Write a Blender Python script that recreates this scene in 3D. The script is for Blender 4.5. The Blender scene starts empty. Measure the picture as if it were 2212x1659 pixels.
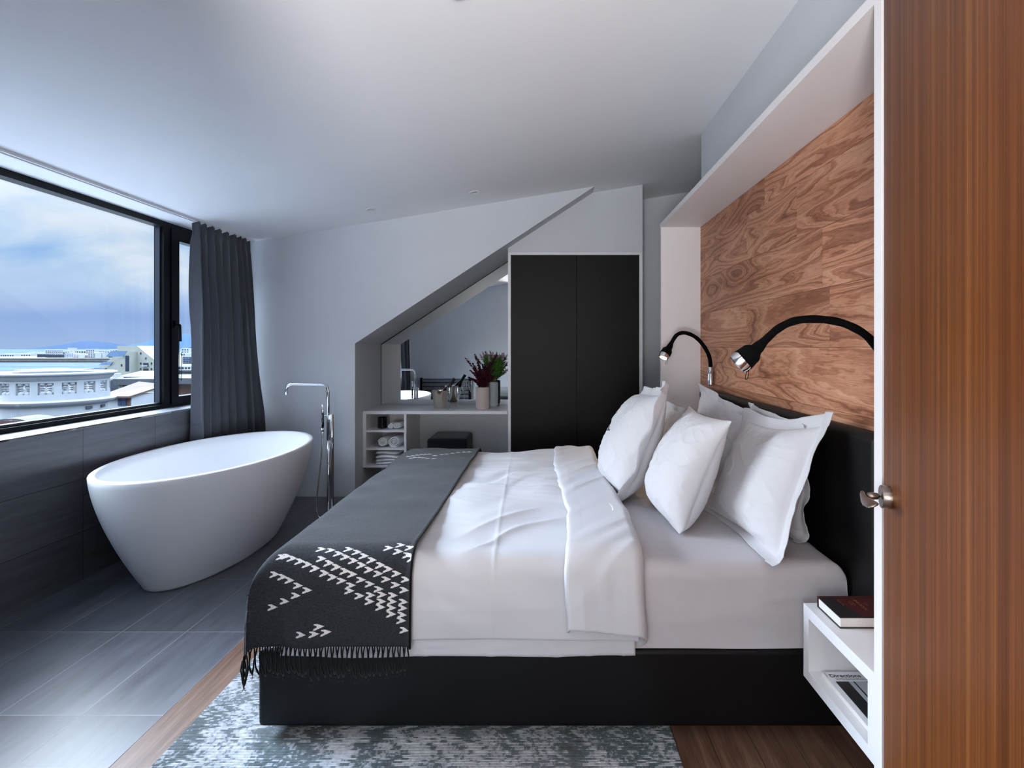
import bpy, bmesh, math, random
import numpy as np
from mathutils import Vector, Matrix, Euler
random.seed(7)
SC = bpy.context.scene
COL = SC.collection
PI = math.pi

# ------------------------------------------------------------------ camera model
F, CX, CY, H = 1164.0, 1180.0, 750.0, 1.34          # focal length (px), principal point, eye height
def at(px, py, Y):
    return ((px - CX) / F * Y, Y, H - (py - CY) / F * Y)
cam = bpy.data.cameras.new('camera')
cam.sensor_width = 36.0
cam.lens = F * 36.0 / 2212
cam.shift_x = -(CX - 1106) / 2212
cam.shift_y = -(829.5 - CY) / 2212
cam.clip_start, cam.clip_end = 0.02, 60000
co = bpy.data.objects.new('camera', cam); COL.objects.link(co)
co.location = (0, 0, H); co.rotation_euler = (PI / 2, 0, 0)
SC.camera = co

# ------------------------------------------------------------------ materials
def lin(c):
    return tuple(((v / 255) / 12.92 if v / 255 <= 0.04045 else ((v / 255 + 0.055) / 1.055) ** 2.4) for v in c[:3]) + (1.0,)
class NT:
    """tiny helper around a node tree"""
    def __init__(s, tree): s.t = tree; s.n = tree.nodes; s.l = tree.links
    def add(s, typ, **kw):
        nd = s.n.new(typ)
        for k, v in kw.items():
            if k == 'ins':
                for i, val in v.items():
                    if hasattr(val, 'is_output'): s.l.new(val, nd.inputs[i])
                    else: nd.inputs[i].default_value = val
            else: setattr(nd, k, v)
        return nd
    def math(s, op, a, b=0.0, c=0.0, clamp=False):
        nd = s.add('ShaderNodeMath', operation=op, use_clamp=clamp, ins={0: a, 1: b, 2: c}); return nd.outputs[0]
    def noise(s, vec, scale=5, detail=3, rough=.5, dist=0.0):
        return s.add('ShaderNodeTexNoise', ins={'Vector': vec, 'Scale': scale, 'Detail': detail, 'Roughness': rough, 'Distortion': dist}).outputs['Fac']
    def ramp(s, fac, stops, interp='LINEAR'):
        nd = s.add('ShaderNodeValToRGB', ins={0: fac}); cr = nd.color_ramp; cr.interpolation = interp
        while len(cr.elements) < len(stops): cr.elements.new(0.5)
        for e, (p, c) in zip(cr.elements, stops): e.position = p; e.color = c
        return nd.outputs['Color']
    def mix(s, fac, a, b, mode='MIX'):
        nd = s.add('ShaderNodeMix', data_type='RGBA', blend_type=mode)
        for i, val in ((0, fac), (6, a), (7, b)):
            if hasattr(val, 'is_output'): s.l.new(val, nd.inputs[i])
            else: nd.inputs[i].default_value = val
        return nd.outputs[2]
    def bump(s, h, strength=.2, dist=.01):
        return s.add('ShaderNodeBump', ins={'Strength': strength, 'Distance': dist, 'Height': h}).outputs[0]
    def xyz(s, v):
        nd = s.add('ShaderNodeSeparateXYZ', ins={0: v}); return nd.outputs
    def comb(s, x, y, z):
        return s.add('ShaderNodeCombineXYZ', ins={0: x, 1: y, 2: z}).outputs[0]
    def scale(s, v, sc):
        return s.add('ShaderNodeVectorMath', operation='MULTIPLY', ins={0: v, 1: sc}).outputs[0]
def mat(name, color=(200, 200, 200), rough=.5, metal=0., spec=.5, sheen=0., coat=0., emit=None, estr=0., noise=None, bump=None):
    """noise=(scale, amount): gentle colour mottling. bump=(scale, strength, distance)"""
    m = bpy.data.materials.new(name); m.use_nodes = True
    nt = NT(m.node_tree); b = nt.n['Principled BSDF']
    c = lin(color)
    b.inputs['Base Color'].default_value = c
    b.inputs['Roughness'].default_value = rough
    b.inputs['Metallic'].default_value = metal
    b.inputs['Specular IOR Level'].default_value = spec
    b.inputs['Sheen Weight'].default_value = sheen
    b.inputs['Coat Weight'].default_value = coat
    if emit: b.inputs['Emission Color'].default_value = lin(emit); b.inputs['Emission Strength'].default_value = estr
    pos = nt.add('ShaderNodeNewGeometry').outputs['Position']
    if noise:
        f = nt.noise(pos, noise[0], 4)
        lo = tuple(v * (1 - noise[1]) for v in c[:3]) + (1,); hi = tuple(min(1, v * (1 + noise[1])) for v in c[:3]) + (1,)
        nt.l.new(nt.ramp(f, [(.3, lo), (.7, hi)]), b.inputs['Base Color'])
    if bump:
        nt.l.new(nt.bump(nt.noise(pos, bump[0], 3), bump[1], bump[2]), b.inputs['Normal'])
    m['_'] = 1
    return m
def principled(m):
    return NT(m.node_tree), m.node_tree.nodes['Principled BSDF']

M = {}
M['wall'] = mat('painted_wall', (208, 212, 217), .75, spec=.25, noise=(3, .02), bump=(160, .05, .002))
M['ceiling'] = mat('ceiling_paint', (238, 239, 241), .8, spec=.2, noise=(2, .015))
M['white'] = mat('white_lacquer', (226, 226, 228), .38, spec=.4, noise=(4, .01))
M['whiteframe'] = mat('white_surround', (226, 224, 226), .45, spec=.4, noise=(4, .01))
M['black'] = mat('black_leatherette', (9, 9, 11), .45, spec=.26, bump=(420, .12, .001), noise=(6, .2))
M['wardrobe'] = mat('black_wardrobe_board', (7, 7, 8), .5, spec=.22, noise=(40, .3))
M['frame'] = mat('black_window_frame', (6, 6, 8), .45, spec=.2, noise=(10, .2))
M['frame_skylit'] = mat('sky_tinted_bead', (40, 48, 60), .3, spec=.6, noise=(10, .1))  # black frame part with the sky's blue reflection put into its colour
M['chrome'] = mat('chrome', (225, 226, 230), .06, 1., noise=(5, .01))
M['brushed'] = mat('brushed_steel', (190, 186, 180), .3, 1., noise=(60, .08))
M['bronze'] = mat('brushed_bronze', (150, 138, 130), .32, 1., noise=(60, .08))
M['bucket'] = mat('champagne_metal', (240, 228, 210), .14, 1., noise=(30, .03))
M['tub'] = mat('white_solid_surface', (236, 237, 240), .33, spec=.45, noise=(2, .008))
M['linen'] = mat('white_cotton', (200, 200, 204), .8, spec=.15, sheen=.15, noise=(5, .01), bump=(900, .08, .0006))
M['sheet'] = mat('white_sheet', (190, 187, 191), .82, spec=.15, sheen=.1, noise=(5, .01), bump=(900, .06, .0006))
M['towel'] = mat('white_terry', (234, 234, 236), .95, spec=.05, sheen=.3, noise=(60, .03), bump=(500, .6, .003))
M['curtain'] = mat('charcoal_curtain', (80, 82, 88), .85, spec=.15, sheen=.2, noise=(80, .06), bump=(700, .1, .001))
M['stool'] = mat('black_wool', (22, 24, 29), .9, spec=.15, sheen=.15, noise=(200, .3), bump=(600, .4, .002))
M['neck'] = mat('black_knit_sleeve', (7, 7, 8), .9, spec=.1, bump=(800, .3, .001), noise=(90, .2))
M['candle'] = mat('black_glass_jar', (8, 9, 12), .12, spec=.5, noise=(20, .2))
M['bottle'] = mat('dark_bottle_glass', (22, 14, 8), .1, spec=.5, noise=(20, .2))
M['foil'] = mat('black_foil', (26, 26, 32), .35, spec=.5, noise=(70, .3))
M['bed_dark'] = mat('dark_slats', (112, 115, 121), .5, spec=.4, noise=(20, .15))
M['plastic'] = mat('white_plastic', (228, 228, 228), .35, noise=(8, .01))
M['page'] = mat('book_pages', (222, 219, 214), .8, noise=(300, .06))
M['bookblack'] = mat('book_black_cloth', (20, 18, 20), .6, noise=(300, .2))
M['bookred'] = mat('book_maroon_cloth', (62, 16, 20), .55, noise=(200, .2))
M['gold'] = mat('gold_foil', (170, 120, 60), .4, .6, noise=(100, .1))
M['ink'] = mat('black_ink', (14, 14, 16), .5, noise=(50, .1))
M['paper'] = mat('magazine_paper', (226, 226, 228), .45, noise=(20, .02))
M['thread'] = mat('navy_thread', (40, 44, 66), .8, noise=(100, .1))
M['grille'] = mat('lamp_interior', (196, 196, 198), .3, .0, noise=(20, .1))

def glass_mat(name, tint=(1, 1, 1, 1), gloss=1.0, f0=.035, pw=5.0):
    m = bpy.data.materials.new(name); m.use_nodes = True; nt = NT(m.node_tree); nt.n.clear()
    out = nt.add('ShaderNodeOutputMaterial')
    tr = nt.add('ShaderNodeBsdfTransparent', ins={0: tint})
    gl = nt.add('ShaderNodeBsdfGlossy', ins={'Roughness': .01, 'Color': (gloss, gloss, gloss, 1)})
    fc = nt.add('ShaderNodeLayerWeight', ins={0: .5}).outputs['Facing']
    fr = nt.math('ADD', nt.math('MULTIPLY', nt.math('POWER', fc, pw), .85), f0)
    mx = nt.add('ShaderNodeMixShader', ins={0: fr, 1: tr.outputs[0], 2: gl.outputs[0]})
    nt.l.new(mx.outputs[0], out.inputs[0]); return m
M['pane'] = glass_mat('window_glass', (.97, .985, .99, 1))
M['flute'] = glass_mat('drinking_glass', (.95, .965, .97, 1), 1.0, .10, 2.2)

# mirror
M['mirror'] = mat('silvered_mirror', (244, 248, 248), .005, 1.)

# --- floor tiles: 0.302 x 0.574 slate tiles, joints at fixed places
def tile_mat(name, axis_u, ou, su, axis_v, ov, sv, base=(52, 54, 60), grout=(92, 94, 100), joint=.003, rough=.27, spec=.62):
    m = mat(name, base, rough, spec=spec); nt, b = principled(m)
    pos = nt.add('ShaderNodeNewGeometry').outputs['Position']; p = nt.xyz(pos)
    def line(c, o, s):
        f = nt.math('FRACT', nt.math('DIVIDE', nt.math('SUBTRACT', c, o), s))
        d = nt.math('MULTIPLY', nt.math('MINIMUM', f, nt.math('SUBTRACT', 1.0, f)), s)
        return nt.math('LESS_THAN', d, joint / 2)
    g = nt.math('MAXIMUM', line(p[axis_u], ou, su), line(p[axis_v], ov, sv))
    st = nt.scale(pos, (9, 1.2, 4)) if axis_v == 1 and axis_u == 0 else nt.scale(pos, (3, 1.2, 14))
    f1 = nt.noise(st, 2.2, 6, .62, .4); f2 = nt.noise(pos, 30, 4, .6)
    c = lin(base)
    lo = tuple(v * .74 for v in c[:3]) + (1,); hi = tuple(v * 1.3 for v in c[:3]) + (1,)
    colr = nt.ramp(f1, [(.3, lo), (.72, hi)])
    cid = nt.math('ADD', nt.math('FLOOR', nt.math('DIVIDE', nt.math('SUBTRACT', p[axis_u], ou), su)),
                  nt.math('MULTIPLY', nt.math('FLOOR', nt.math('DIVIDE', nt.math('SUBTRACT', p[axis_v], ov), sv)), 7.3))
    wn = nt.add('ShaderNodeTexWhiteNoise', noise_dimensions='1D', ins={'W': cid}).outputs[0]
    colr = nt.mix(1.0, colr, nt.ramp(wn, [(0, (.82, .82, .84, 1)), (1, (1.15, 1.15, 1.13, 1))]), 'MULTIPLY')
    nt.l.new(nt.mix(g, colr, lin(grout)), b.inputs['Base Color'])
    r = nt.math('ADD', nt.math('MULTIPLY', f1, .06), rough - .03)
    nt.l.new(nt.math('ADD', r, nt.math('MULTIPLY', g, .4)), b.inputs['Roughness'])
    h = nt.math('SUBTRACT', nt.math('MULTIPLY', f2, .12), g)
    nt.l.new(nt.bump(h, .08, .001), b.inputs['Normal'])
    return m
M['tile'] = tile_mat('slate_floor_tiles', 0, -1.394, .3015, 1, 2.536, .574, base=(90, 93, 101), grout=(156, 158, 164), rough=.36)
M['walltile'] = tile_mat('slate_wall_tiles', 2, .277, .302, 1, 2.536, .574, base=(88, 89, 94), grout=(40, 40, 44), joint=.003, rough=.42)
M['silltile'] = mat('sill_tile', (120, 122, 128), .35, noise=(20, .1))

# --- oak floor boards running along Y
def wood_floor():
    m = mat('oak_floor', (120, 84, 62), .38, spec=.45); nt, b = principled(m)
    pos = nt.add('ShaderNodeNewGeometry').outputs['Position']; p = nt.xyz(pos)
    bw = .14
    ci = nt.math('FLOOR', nt.math('DIVIDE', p[0], bw))
    q = nt.comb(nt.math('MULTIPLY', p[0], 22), nt.math('ADD', nt.math('MULTIPLY', p[1], 1.4), nt.math('MULTIPLY', ci, 3.71)), ci)
    f = nt.noise(q, 1.6, 6, .6, .8)
    fine = nt.noise(nt.scale(pos, (260, 9, 1)), 1, 4, .6)
    c = nt.ramp(nt.math('ADD', nt.math('MULTIPLY', f, .7), nt.math('MULTIPLY', fine, .3)), [(.3, lin((78, 56, 44))), (.52, lin((116, 88, 72))), (.75, lin((150, 122, 106)))])
    fr = nt.math('FRACT', nt.math('DIVIDE', p[0], bw))
    g = nt.math('LESS_THAN', nt.math('MINIMUM', fr, nt.math('SUBTRACT', 1.0, fr)), .008)
    nt.l.new(nt.mix(g, c, lin((40, 26, 18))), b.inputs['Base Color'])
    nt.l.new(nt.bump(fine, .25, .001), b.inputs['Normal'])
    nt.l.new(nt.math('ADD', nt.math('MULTIPLY', fine, .2), .3), b.inputs['Roughness'])
    return m
M['oak'] = wood_floor()

# --- headboard wall: wide rustic planks, each with its own figure (plank attribute = random per board)
def plank_mat():
    m = mat('rustic_oak_panel', (190, 140, 110), .5, spec=.3); nt, b = principled(m)
    pos = nt.add('ShaderNodeNewGeometry').outputs['Position']; p = nt.xyz(pos)
    a = nt.add('ShaderNodeAttribute', attribute_name='plank').outputs['Fac']
    off = nt.math('MULTIPLY', a, 37.0)
    q = nt.comb(nt.math('ADD', nt.math('MULTIPLY', p[1], .5), off), nt.math('ADD', nt.math('MULTIPLY', p[2], 4.4), off), off)
    n1 = nt.noise(q, 1.0, 2, .4, .5)
    # knots: voronoi distance pulls the rings into eyes
    kv = nt.comb(nt.math('ADD', nt.math('MULTIPLY', p[1], 1.1), off), nt.math('ADD', nt.math('MULTIPLY', p[2], 3.6), off), nt.math('MULTIPLY', a, 11.0))
    vd = nt.add('ShaderNodeTexVoronoi', feature='F1', ins={'Vector': kv, 'Scale': 1.0, 'Randomness': 1.0}).outputs['Distance']
    pull = nt.math('EXPONENT', nt.math('MULTIPLY', nt.math('MULTIPLY', vd, vd), -16.0))
    ring = nt.math('ADD', nt.math('MULTIPLY', n1, 2.3), nt.math('MULTIPLY', pull, .55))
    wob = nt.noise(nt.scale(pos, (1, 8, 40)), 1.0, 4, .55)
    ring = nt.math('ADD', ring, nt.math('MULTIPLY', wob, .10))
    def wave(k, pw):
        return nt.math('POWER', nt.math('ADD', .5, nt.math('MULTIPLY', .5, nt.math('SINE', nt.math('MULTIPLY', ring, k)))), pw)
    jit = nt.noise(nt.scale(pos, (1, 5, 90)), 1.0, 4, .6)
    ring = nt.math('ADD', ring, nt.math('MULTIPLY', jit, .05))
    g1 = wave(36.0, 2.2); g2 = wave(97.0, 1.6); g3 = wave(210.0, 1.4)
    fine = nt.noise(nt.scale(pos, (1, 11, 300)), 1.0, 4, .65)
    broad = nt.noise(nt.comb(nt.math('ADD', nt.math('MULTIPLY', p[1], 1.0), off), nt.math('MULTIPLY', p[2], 6.0), off), 1.2, 3, .5)
    v = nt.math('ADD', nt.math('ADD', nt.math('MULTIPLY', g1, .24), nt.math('MULTIPLY', g2, .16)), nt.math('MULTIPLY', g3, .10))
    v = nt.math('ADD', v, nt.math('MULTIPLY', fine, .52))
    v = nt.math('ADD', v, nt.math('MULTIPLY', nt.math('SUBTRACT', broad, .5), .7))
    c = nt.ramp(v, [(.20, lin((212, 164, 134))), (.40, lin((196, 142, 112))), (.58, lin((164, 110, 82))), (.92, lin((106, 66, 50)))])
    tone = nt.ramp(nt.math('FRACT', nt.math('MULTIPLY', a, 5.17)), [(0, (.76, .71, .68, 1)), (.5, (.94, .91, .89, 1)), (1, (1.10, 1.08, 1.07, 1))])
    c = nt.mix(1.0, c, tone, 'MULTIPLY')
    knot = nt.math('MULTIPLY', nt.math('LESS_THAN', vd, .13), nt.math('GREATER_THAN', nt.noise(kv, .9, 1), .46))
    kf = nt.math('MULTIPLY', knot, nt.math('SUBTRACT', 1.0, nt.math('DIVIDE', vd, .13)), clamp=True)
    c = nt.mix(kf, c, lin((58, 34, 26)))
    nt.l.new(c, b.inputs['Base Color'])
    nt.l.new(nt.bump(nt.math('ADD', fine, nt.math('MULTIPLY', g1, .5)), .12, .001), b.inputs['Normal'])
    return m
M['plank'] = plank_mat()

# --- door veneer: fine straight vertical grain
def veneer():
    m = mat('teak_veneer', (128, 76, 40), .42, spec=.14); nt, b = principled(m)
    pos = nt.add('ShaderNodeNewGeometry').outputs['Position']
    f0 = nt.noise(nt.scale(pos, (1, 17, .12)), 1, 2, .5)
    f1 = nt.noise(nt.scale(pos, (1, 70, .3)), 1, 3, .6, .15)
    f2 = nt.noise(nt.scale(pos, (1, 380, 1.6)), 1, 3, .6, .3)
    f3 = nt.noise(nt.scale(pos, (1, 700, 26)), 1, 2, .6)
    v = nt.math('ADD', nt.math('MULTIPLY', f0, .24), nt.math('ADD', nt.math('MULTIPLY', f1, .36), nt.math('ADD', nt.math('MULTIPLY', f2, .32), nt.math('MULTIPLY', f3, .08))))
    c = nt.ramp(v, [(.32, lin((66, 33, 15))), (.45, lin((98, 53, 24))), (.55, lin((122, 70, 33))), (.68, lin((164, 108, 56)))])
    nt.l.new(c, b.inputs['Base Color'])
    nt.l.new(nt.bump(f2, .05, .0006), b.inputs['Normal'])
    return m
M['veneer'] = veneer()

# --- distressed rug
def rug_mat():
    m = mat('distressed_rug', (120, 130, 134), .95, spec=.08, sheen=.2); nt, b = principled(m)
    pos = nt.add('ShaderNodeNewGeometry').outputs['Position']; p = nt.xyz(pos)
    row = nt.math('FLOOR', nt.math('DIVIDE', p[1], .0068))
    jit = nt.add('ShaderNodeTexWhiteNoise', noise_dimensions='1D', ins={'W': row}).outputs[0]
    q = nt.comb(nt.math('ADD', nt.math('MULTIPLY', p[0], 9.0), nt.math('MULTIPLY', jit, .55)), nt.math('MULTIPLY', p[1], 2.4), 0.0)
    f = nt.noise(q, 1.5, 8, .68, .5)
    q2 = nt.comb(nt.math('MULTIPLY', p[0], 40.0), nt.math('MULTIPLY', row, .9), 0.0)
    f2 = nt.noise(q2, 1.0, 2, .6)
    v = nt.math('ADD', nt.math('MULTIPLY', f, .8), nt.math('MULTIPLY', f2, .2))
    teal = nt.ramp(v, [(.38, lin((50, 66, 68))), (.49, lin((90, 106, 110))), (.515, lin((168, 174, 180))), (.60, lin((212, 214, 220)))])
    warm = nt.noise(pos, 1.1, 2, .5)
    c = nt.mix(nt.math('MULTIPLY', nt.math('SUBTRACT', warm, .42, clamp=True), 1.6, clamp=True), teal, lin((150, 140, 142)))
    rib = nt.math('FRACT', nt.math('DIVIDE', p[1], .0068))
    ribd = nt.math('ABSOLUTE', nt.math('SUBTRACT', rib, .5))
    gap = nt.math('GREATER_THAN', ribd, nt.math('ADD', .26, nt.math('MULTIPLY', f, .3)))
    c = nt.mix(nt.math('MULTIPLY', gap, .55), c, lin((60, 70, 74)))
    nt.l.new(c, b.inputs['Base Color'])
    nt.l.new(nt.bump(nt.math('SUBTRACT', nt.math('MULTIPLY', f2, .5), nt.math('MULTIPLY', ribd, 1.6)), .6, .003), b.inputs['Normal'])
    return m
M['rug'] = rug_mat()

def wool(name, lo, hi):
    m = mat(name, hi, .95, spec=.05, sheen=.14); nt, b = principled(m)
    b.inputs['Sheen Roughness'].default_value = .5
    pos = nt.add('ShaderNodeNewGeometry').outputs['Position']
    f = nt.math('ADD', nt.math('MULTIPLY', nt.noise(pos, 380, 3, .7), .6), nt.math('MULTIPLY', nt.noise(nt.scale(pos, (1, 1, 2)), 110, 3, .7), .4))
    nt.l.new(nt.ramp(f, [(.35, lin(lo)), (.65, lin(hi))]), b.inputs['Base Color'])
    nt.l.new(nt.bump(f, .7, .003), b.inputs['Normal'])
    return m
M['wool'] = wool('charcoal_wool', (26, 28, 31), (60, 63, 68))
M['wool_white'] = wool('white_wool', (196, 192, 192), (236, 234, 234))
M['fringe'] = wool('black_wool_fringe', (8, 8, 9), (22, 22, 24))

# ------------------------------------------------------------------ mesh helpers
def tag(o, label=None, cat=None, group=None, kind=None):
    if label: o['label'] = label
    if cat: o['category'] = cat
    if group: o['group'] = group
    if kind: o['kind'] = kind
    return o
def empty(name, loc, label=None, cat=None, group=None, kind=None):
    o = bpy.data.objects.new(name, None); COL.objects.link(o); o.location = loc
    o.empty_display_size = .1
    return tag(o, label, cat, group, kind)
def world_loc(p):
    v = Vector(p.location)
    return v
def link(name, me, material, parent=None, label=None):
    o = bpy.data.objects.new(name, me); COL.objects.link(o)
    if material is not None:
        for mm in (material if isinstance(material, (list, tuple)) else [material]): me.materials.append(mm)
    if parent is not None:
        o.parent = parent
        # meshes are given in world coordinates unless the parent sits at the origin: undo the parents' offsets
        off = Vector(parent.location)
        o.matrix_parent_inverse = Matrix.Translation(-off)
    if label: o['label'] = label
    return o
def mesh(name, V, Fc, material, parent=None, smooth=False, label=None):
    me = bpy.data.meshes.new(name)
    me.from_pydata([tuple(v) for v in V], [], [tuple(f) for f in Fc]); me.update()
    bm = bmesh.new(); bm.from_mesh(me); bmesh.ops.recalc_face_normals(bm, faces=bm.faces); bm.to_mesh(me); bm.free()
    if smooth: me.polygons.foreach_set('use_smooth', [True] * len(me.polygons))
    return link(name, me, material, parent, label)
BOXF = [(0, 1, 3, 2), (4, 6, 7, 5), (0, 4, 5, 1), (2, 3, 7, 6), (0, 2, 6, 4), (1, 5, 7, 3)]
def boxv(x0, x1, y0, y1, z0, z1):
    return [(x, y, z) for x in (x0, x1) for y in (y0, y1) for z in (z0, z1)]
def from_bm(name, bm, material, parent=None, smooth=False, label=None):
    me = bpy.data.meshes.new(name); bmesh.ops.recalc_face_normals(bm, faces=bm.faces); bm.to_mesh(me); bm.free()
    if smooth: me.polygons.foreach_set('use_smooth', [True] * len(me.polygons))
    return link(name, me, material, parent, label)
def bm_add(bm, V, Fc):
    vs = [bm.verts.new(v) for v in V]
    for f in Fc: bm.faces.new([vs[i] for i in f])
    return vs
def box(name, x0, x1, y0, y1, z0, z1, material, parent=None, bev=0., seg=2, smooth=False, label=None):
    bm = bmesh.new(); bm_add(bm, boxv(x0, x1, y0, y1, z0, z1), BOXF)
    if bev: bmesh.ops.bevel(bm, geom=list(bm.edges), offset=bev, segments=seg, affect='EDGES', profile=.5)
    return from_bm(name, bm, material, parent, smooth, label)
def prism_y(name, poly, y0, y1, material, parent=None, label=None, bev=0.):
    """polygon of (x, z), extruded along Y"""
    n = len(poly); bm = bmesh.new()
    a = [bm.verts.new((x, y0, z)) for x, z in poly]; b = [bm.verts.new((x, y1, z)) for x, z in poly]
    bm.faces.new(a); bm.faces.new(b[::-1])
    for i in range(n): bm.faces.new((a[i], b[i], b[(i + 1) % n], a[(i + 1) % n]))
    if bev: bmesh.ops.bevel(bm, geom=list(bm.edges), offset=bev, segments=2, affect='EDGES')
    return from_bm(name, bm, material, parent, False, label)
def lathe_vf(prof, n=32, c=(0, 0, 0)):
    """prof: (r, z) list, open or with r=0 ends"""
    V, Fc, rows = [], [], []
    for r, z in prof:
        if r < 1e-6: rows.append([len(V)]); V.append((c[0], c[1], c[2] + z))
        else:
            rows.append(list(range(len(V), len(V) + n)))
            for k in range(n):
                t = 2 * PI * k / n; V.append((c[0] + r * math.cos(t), c[1] + r * math.sin(t), c[2] + z))
    for A, B in zip(rows, rows[1:]):
        for k in range(n):
            k2 = (k + 1) % n
            if len(A) == 1 and len(B) == 1: continue
            if len(A) == 1: Fc.append((A[0], B[k], B[k2]))
            elif len(B) == 1: Fc.append((A[k], A[k2], B[0]))
            else: Fc.append((A[k], A[k2], B[k2], B[k]))
    return V, Fc
def lathe(name, prof, material, parent=None, n=32, c=(0, 0, 0), smooth=True, label=None, rot=None):
    V, Fc = lathe_vf(prof, n, (0, 0, 0))
    R = rot if rot is not None else Matrix.Identity(3)
    V = [tuple(R @ Vector(v) + Vector(c)) for v in V]
    o = mesh(name, V, Fc, material, parent, smooth, label)
    if smooth:
        md = o.modifiers.new('split', 'EDGE_SPLIT'); md.split_angle = math.radians(40)
    return o
def tube_vf(path, rad, n=12, cap=True):
    P = [Vector(p) for p in path]; R = rad if isinstance(rad, (list, tuple)) else [rad] * len(P)
    V, Fc = [], []
    T = [(P[min(i + 1, len(P) - 1)] - P[max(i - 1, 0)]).normalized() for i in range(len(P))]
    up = Vector((0, 0, 1)) if abs(T[0].z) < .9 else Vector((1, 0, 0))
    N = (up - T[0] * up.dot(T[0])).normalized()
    for i, p in enumerate(P):
        N = (N - T[i] * N.dot(T[i])).normalized(); B = T[i].cross(N)
        for k in range(n):
            t = 2 * PI * k / n; V.append(tuple(p + (N * math.cos(t) + B * math.sin(t)) * R[i]))
    for i in range(len(P) - 1):
        for k in range(n):
            k2 = (k + 1) % n; Fc.append((i * n + k, i * n + k2, (i + 1) * n + k2, (i + 1) * n + k))
    if cap:
        Fc.append(tuple(range(n))[::-1]); Fc.append(tuple(range((len(P) - 1) * n, len(P) * n)))
    return V, Fc
def tube(name, path, rad, material, parent=None, n=12, label=None):
    V, Fc = tube_vf(path, rad, n); return mesh(name, V, Fc, material, parent, True, label)
def spline(pts, m=8):
    """Catmull-Rom through pts"""
    P = [Vector(p) for p in pts]; out = []
    for i in range(len(P) - 1):
        p0, p1, p2, p3 = P[max(i - 1, 0)], P[i], P[i + 1], P[min(i + 2, len(P) - 1)]
        for k in range(m):
            t = k / m
            out.append(.5 * ((2 * p1) + (p2 - p0) * t + (2 * p0 - 5 * p1 + 4 * p2 - p3) * t * t + (3 * p1 - p0 - 3 * p2 + p3) * t ** 3))
    out.append(P[-1]); return out
def round_path(pts, r, m=6):
    """polyline with its corners rounded"""
    P = [Vector(p) for p in pts]; out = [P[0]]
    for i in range(1, len(P) - 1):
        a = (P[i - 1] - P[i]).normalized(); b = (P[i + 1] - P[i]).normalized()
        for k in range(m + 1):
            t = k / m; s = P[i] + a * r; e = P[i] + b * r
            out.append((1 - t) ** 2 * s + 2 * t * (1 - t) * P[i] + t * t * e)
    out.append(P[-1]); return out
def merge(list_vf):
    V, Fc = [], []
    for v, f in list_vf:
        o = len(V); V += list(v); Fc += [tuple(i + o for i in q) for q in f]
    return V, Fc
def _hash(ix, iy, seed):
    h = (ix.astype(np.int64) * 374761393 + iy.astype(np.int64) * 668265263 + seed * 1442695041) & 0xffffffff
    h = ((h ^ (h >> 13)) * 1274126177) & 0xffffffff
    return ((h ^ (h >> 16)) & 0xffff) / 65535.0
def vn(x, y, seed=0):
    """smooth value noise in -1..1, vectorised"""
    x = np.asarray(x, float); y = np.asarray(y, float)
    ix, iy = np.floor(x), np.floor(y); fx, fy = x - ix, y - iy
    u = fx * fx * fx * (fx * (fx * 6 - 15) + 10); v = fy * fy * fy * (fy * (fy * 6 - 15) + 10)
    a, b = _hash(ix, iy, seed), _hash(ix + 1, iy, seed); c, d = _hash(ix, iy + 1, seed), _hash(ix + 1, iy + 1, seed)
    return 2 * (a * (1 - u) * (1 - v) + b * u * (1 - v) + c * (1 - u) * v + d * u * v) - 1
def ridge(x, y, seed=0):
    return 1 - np.abs(vn(x, y, seed))
def grid_mesh(name, X, Y, Z, material, parent=None, label=None, mi=None, closed=False):
    """X, Y, Z: (m, n) arrays"""
    m, n = X.shape
    V = np.stack([X, Y, Z], -1).reshape(-1, 3)
    I = np.arange(m * n).reshape(m, n)
    Fq = np.stack([I[:-1, :-1], I[1:, :-1], I[1:, 1:], I[:-1, 1:]], -1).reshape(-1, 4)
    me = bpy.data.meshes.new(name)
    me.vertices.add(len(V)); me.vertices.foreach_set('co', V.astype(np.float32).ravel())
    me.loops.add(Fq.size); me.loops.foreach_set('vertex_index', Fq.astype(np.int32).ravel())
    me.polygons.add(len(Fq)); me.polygons.foreach_set('loop_start', np.arange(0, Fq.size, 4, dtype=np.int32))
    me.polygons.foreach_set('use_smooth', np.ones(len(Fq), dtype=bool))
    o = link(name, me, material, parent, label)
    if mi is not None: me.polygons.foreach_set('material_index', mi.astype(np.int32).ravel())
    me.update(calc_edges=True); me.validate()
    return o
def solid(o, t, off=-1.):
    md = o.modifiers.new('thickness', 'SOLIDIFY'); md.thickness = t; md.offset = off; return o
def subsurf(o, lv=1):
    md = o.modifiers.new('smooth', 'SUBSURF'); md.levels = lv; md.render_levels = lv; return o
def copy_tree(root, loc, rz=None, label=None, name=None):
    r = root.copy(); COL.objects.link(r); r.location = loc
    if rz is not None: r.rotation_euler[2] = rz
    if label: r['label'] = label
    for ch in [c for c in SC.objects if c.parent == root]:
        c = ch.copy(); COL.objects.link(c); c.parent = r
        for g in [q for q in SC.objects if q.parent == ch]:
            d = g.copy(); COL.objects.link(d); d.parent = c
    return r

# ================================================================== THE ROOM
SLOPE = .162; ANG = math.atan(SLOPE)
def zc(x): return 2.712 + SLOPE * max(x, -2.62)
def struct(o, label=None): o['kind'] = 'structure'; 
def S(o, label):
    o['kind'] = 'structure'; o['label'] = label; return o
# floors
S(box('floor', -2.95, -1.394, .5, 5.75, -.12, 0, M['tile']), 'dark slate tiled floor strip under the bathtub')
S(box('floor_wood', -1.392, 2.35, -1.3, 5.75, -.12, 0, M['oak']), 'oak board floor under the bed and rug')
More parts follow.
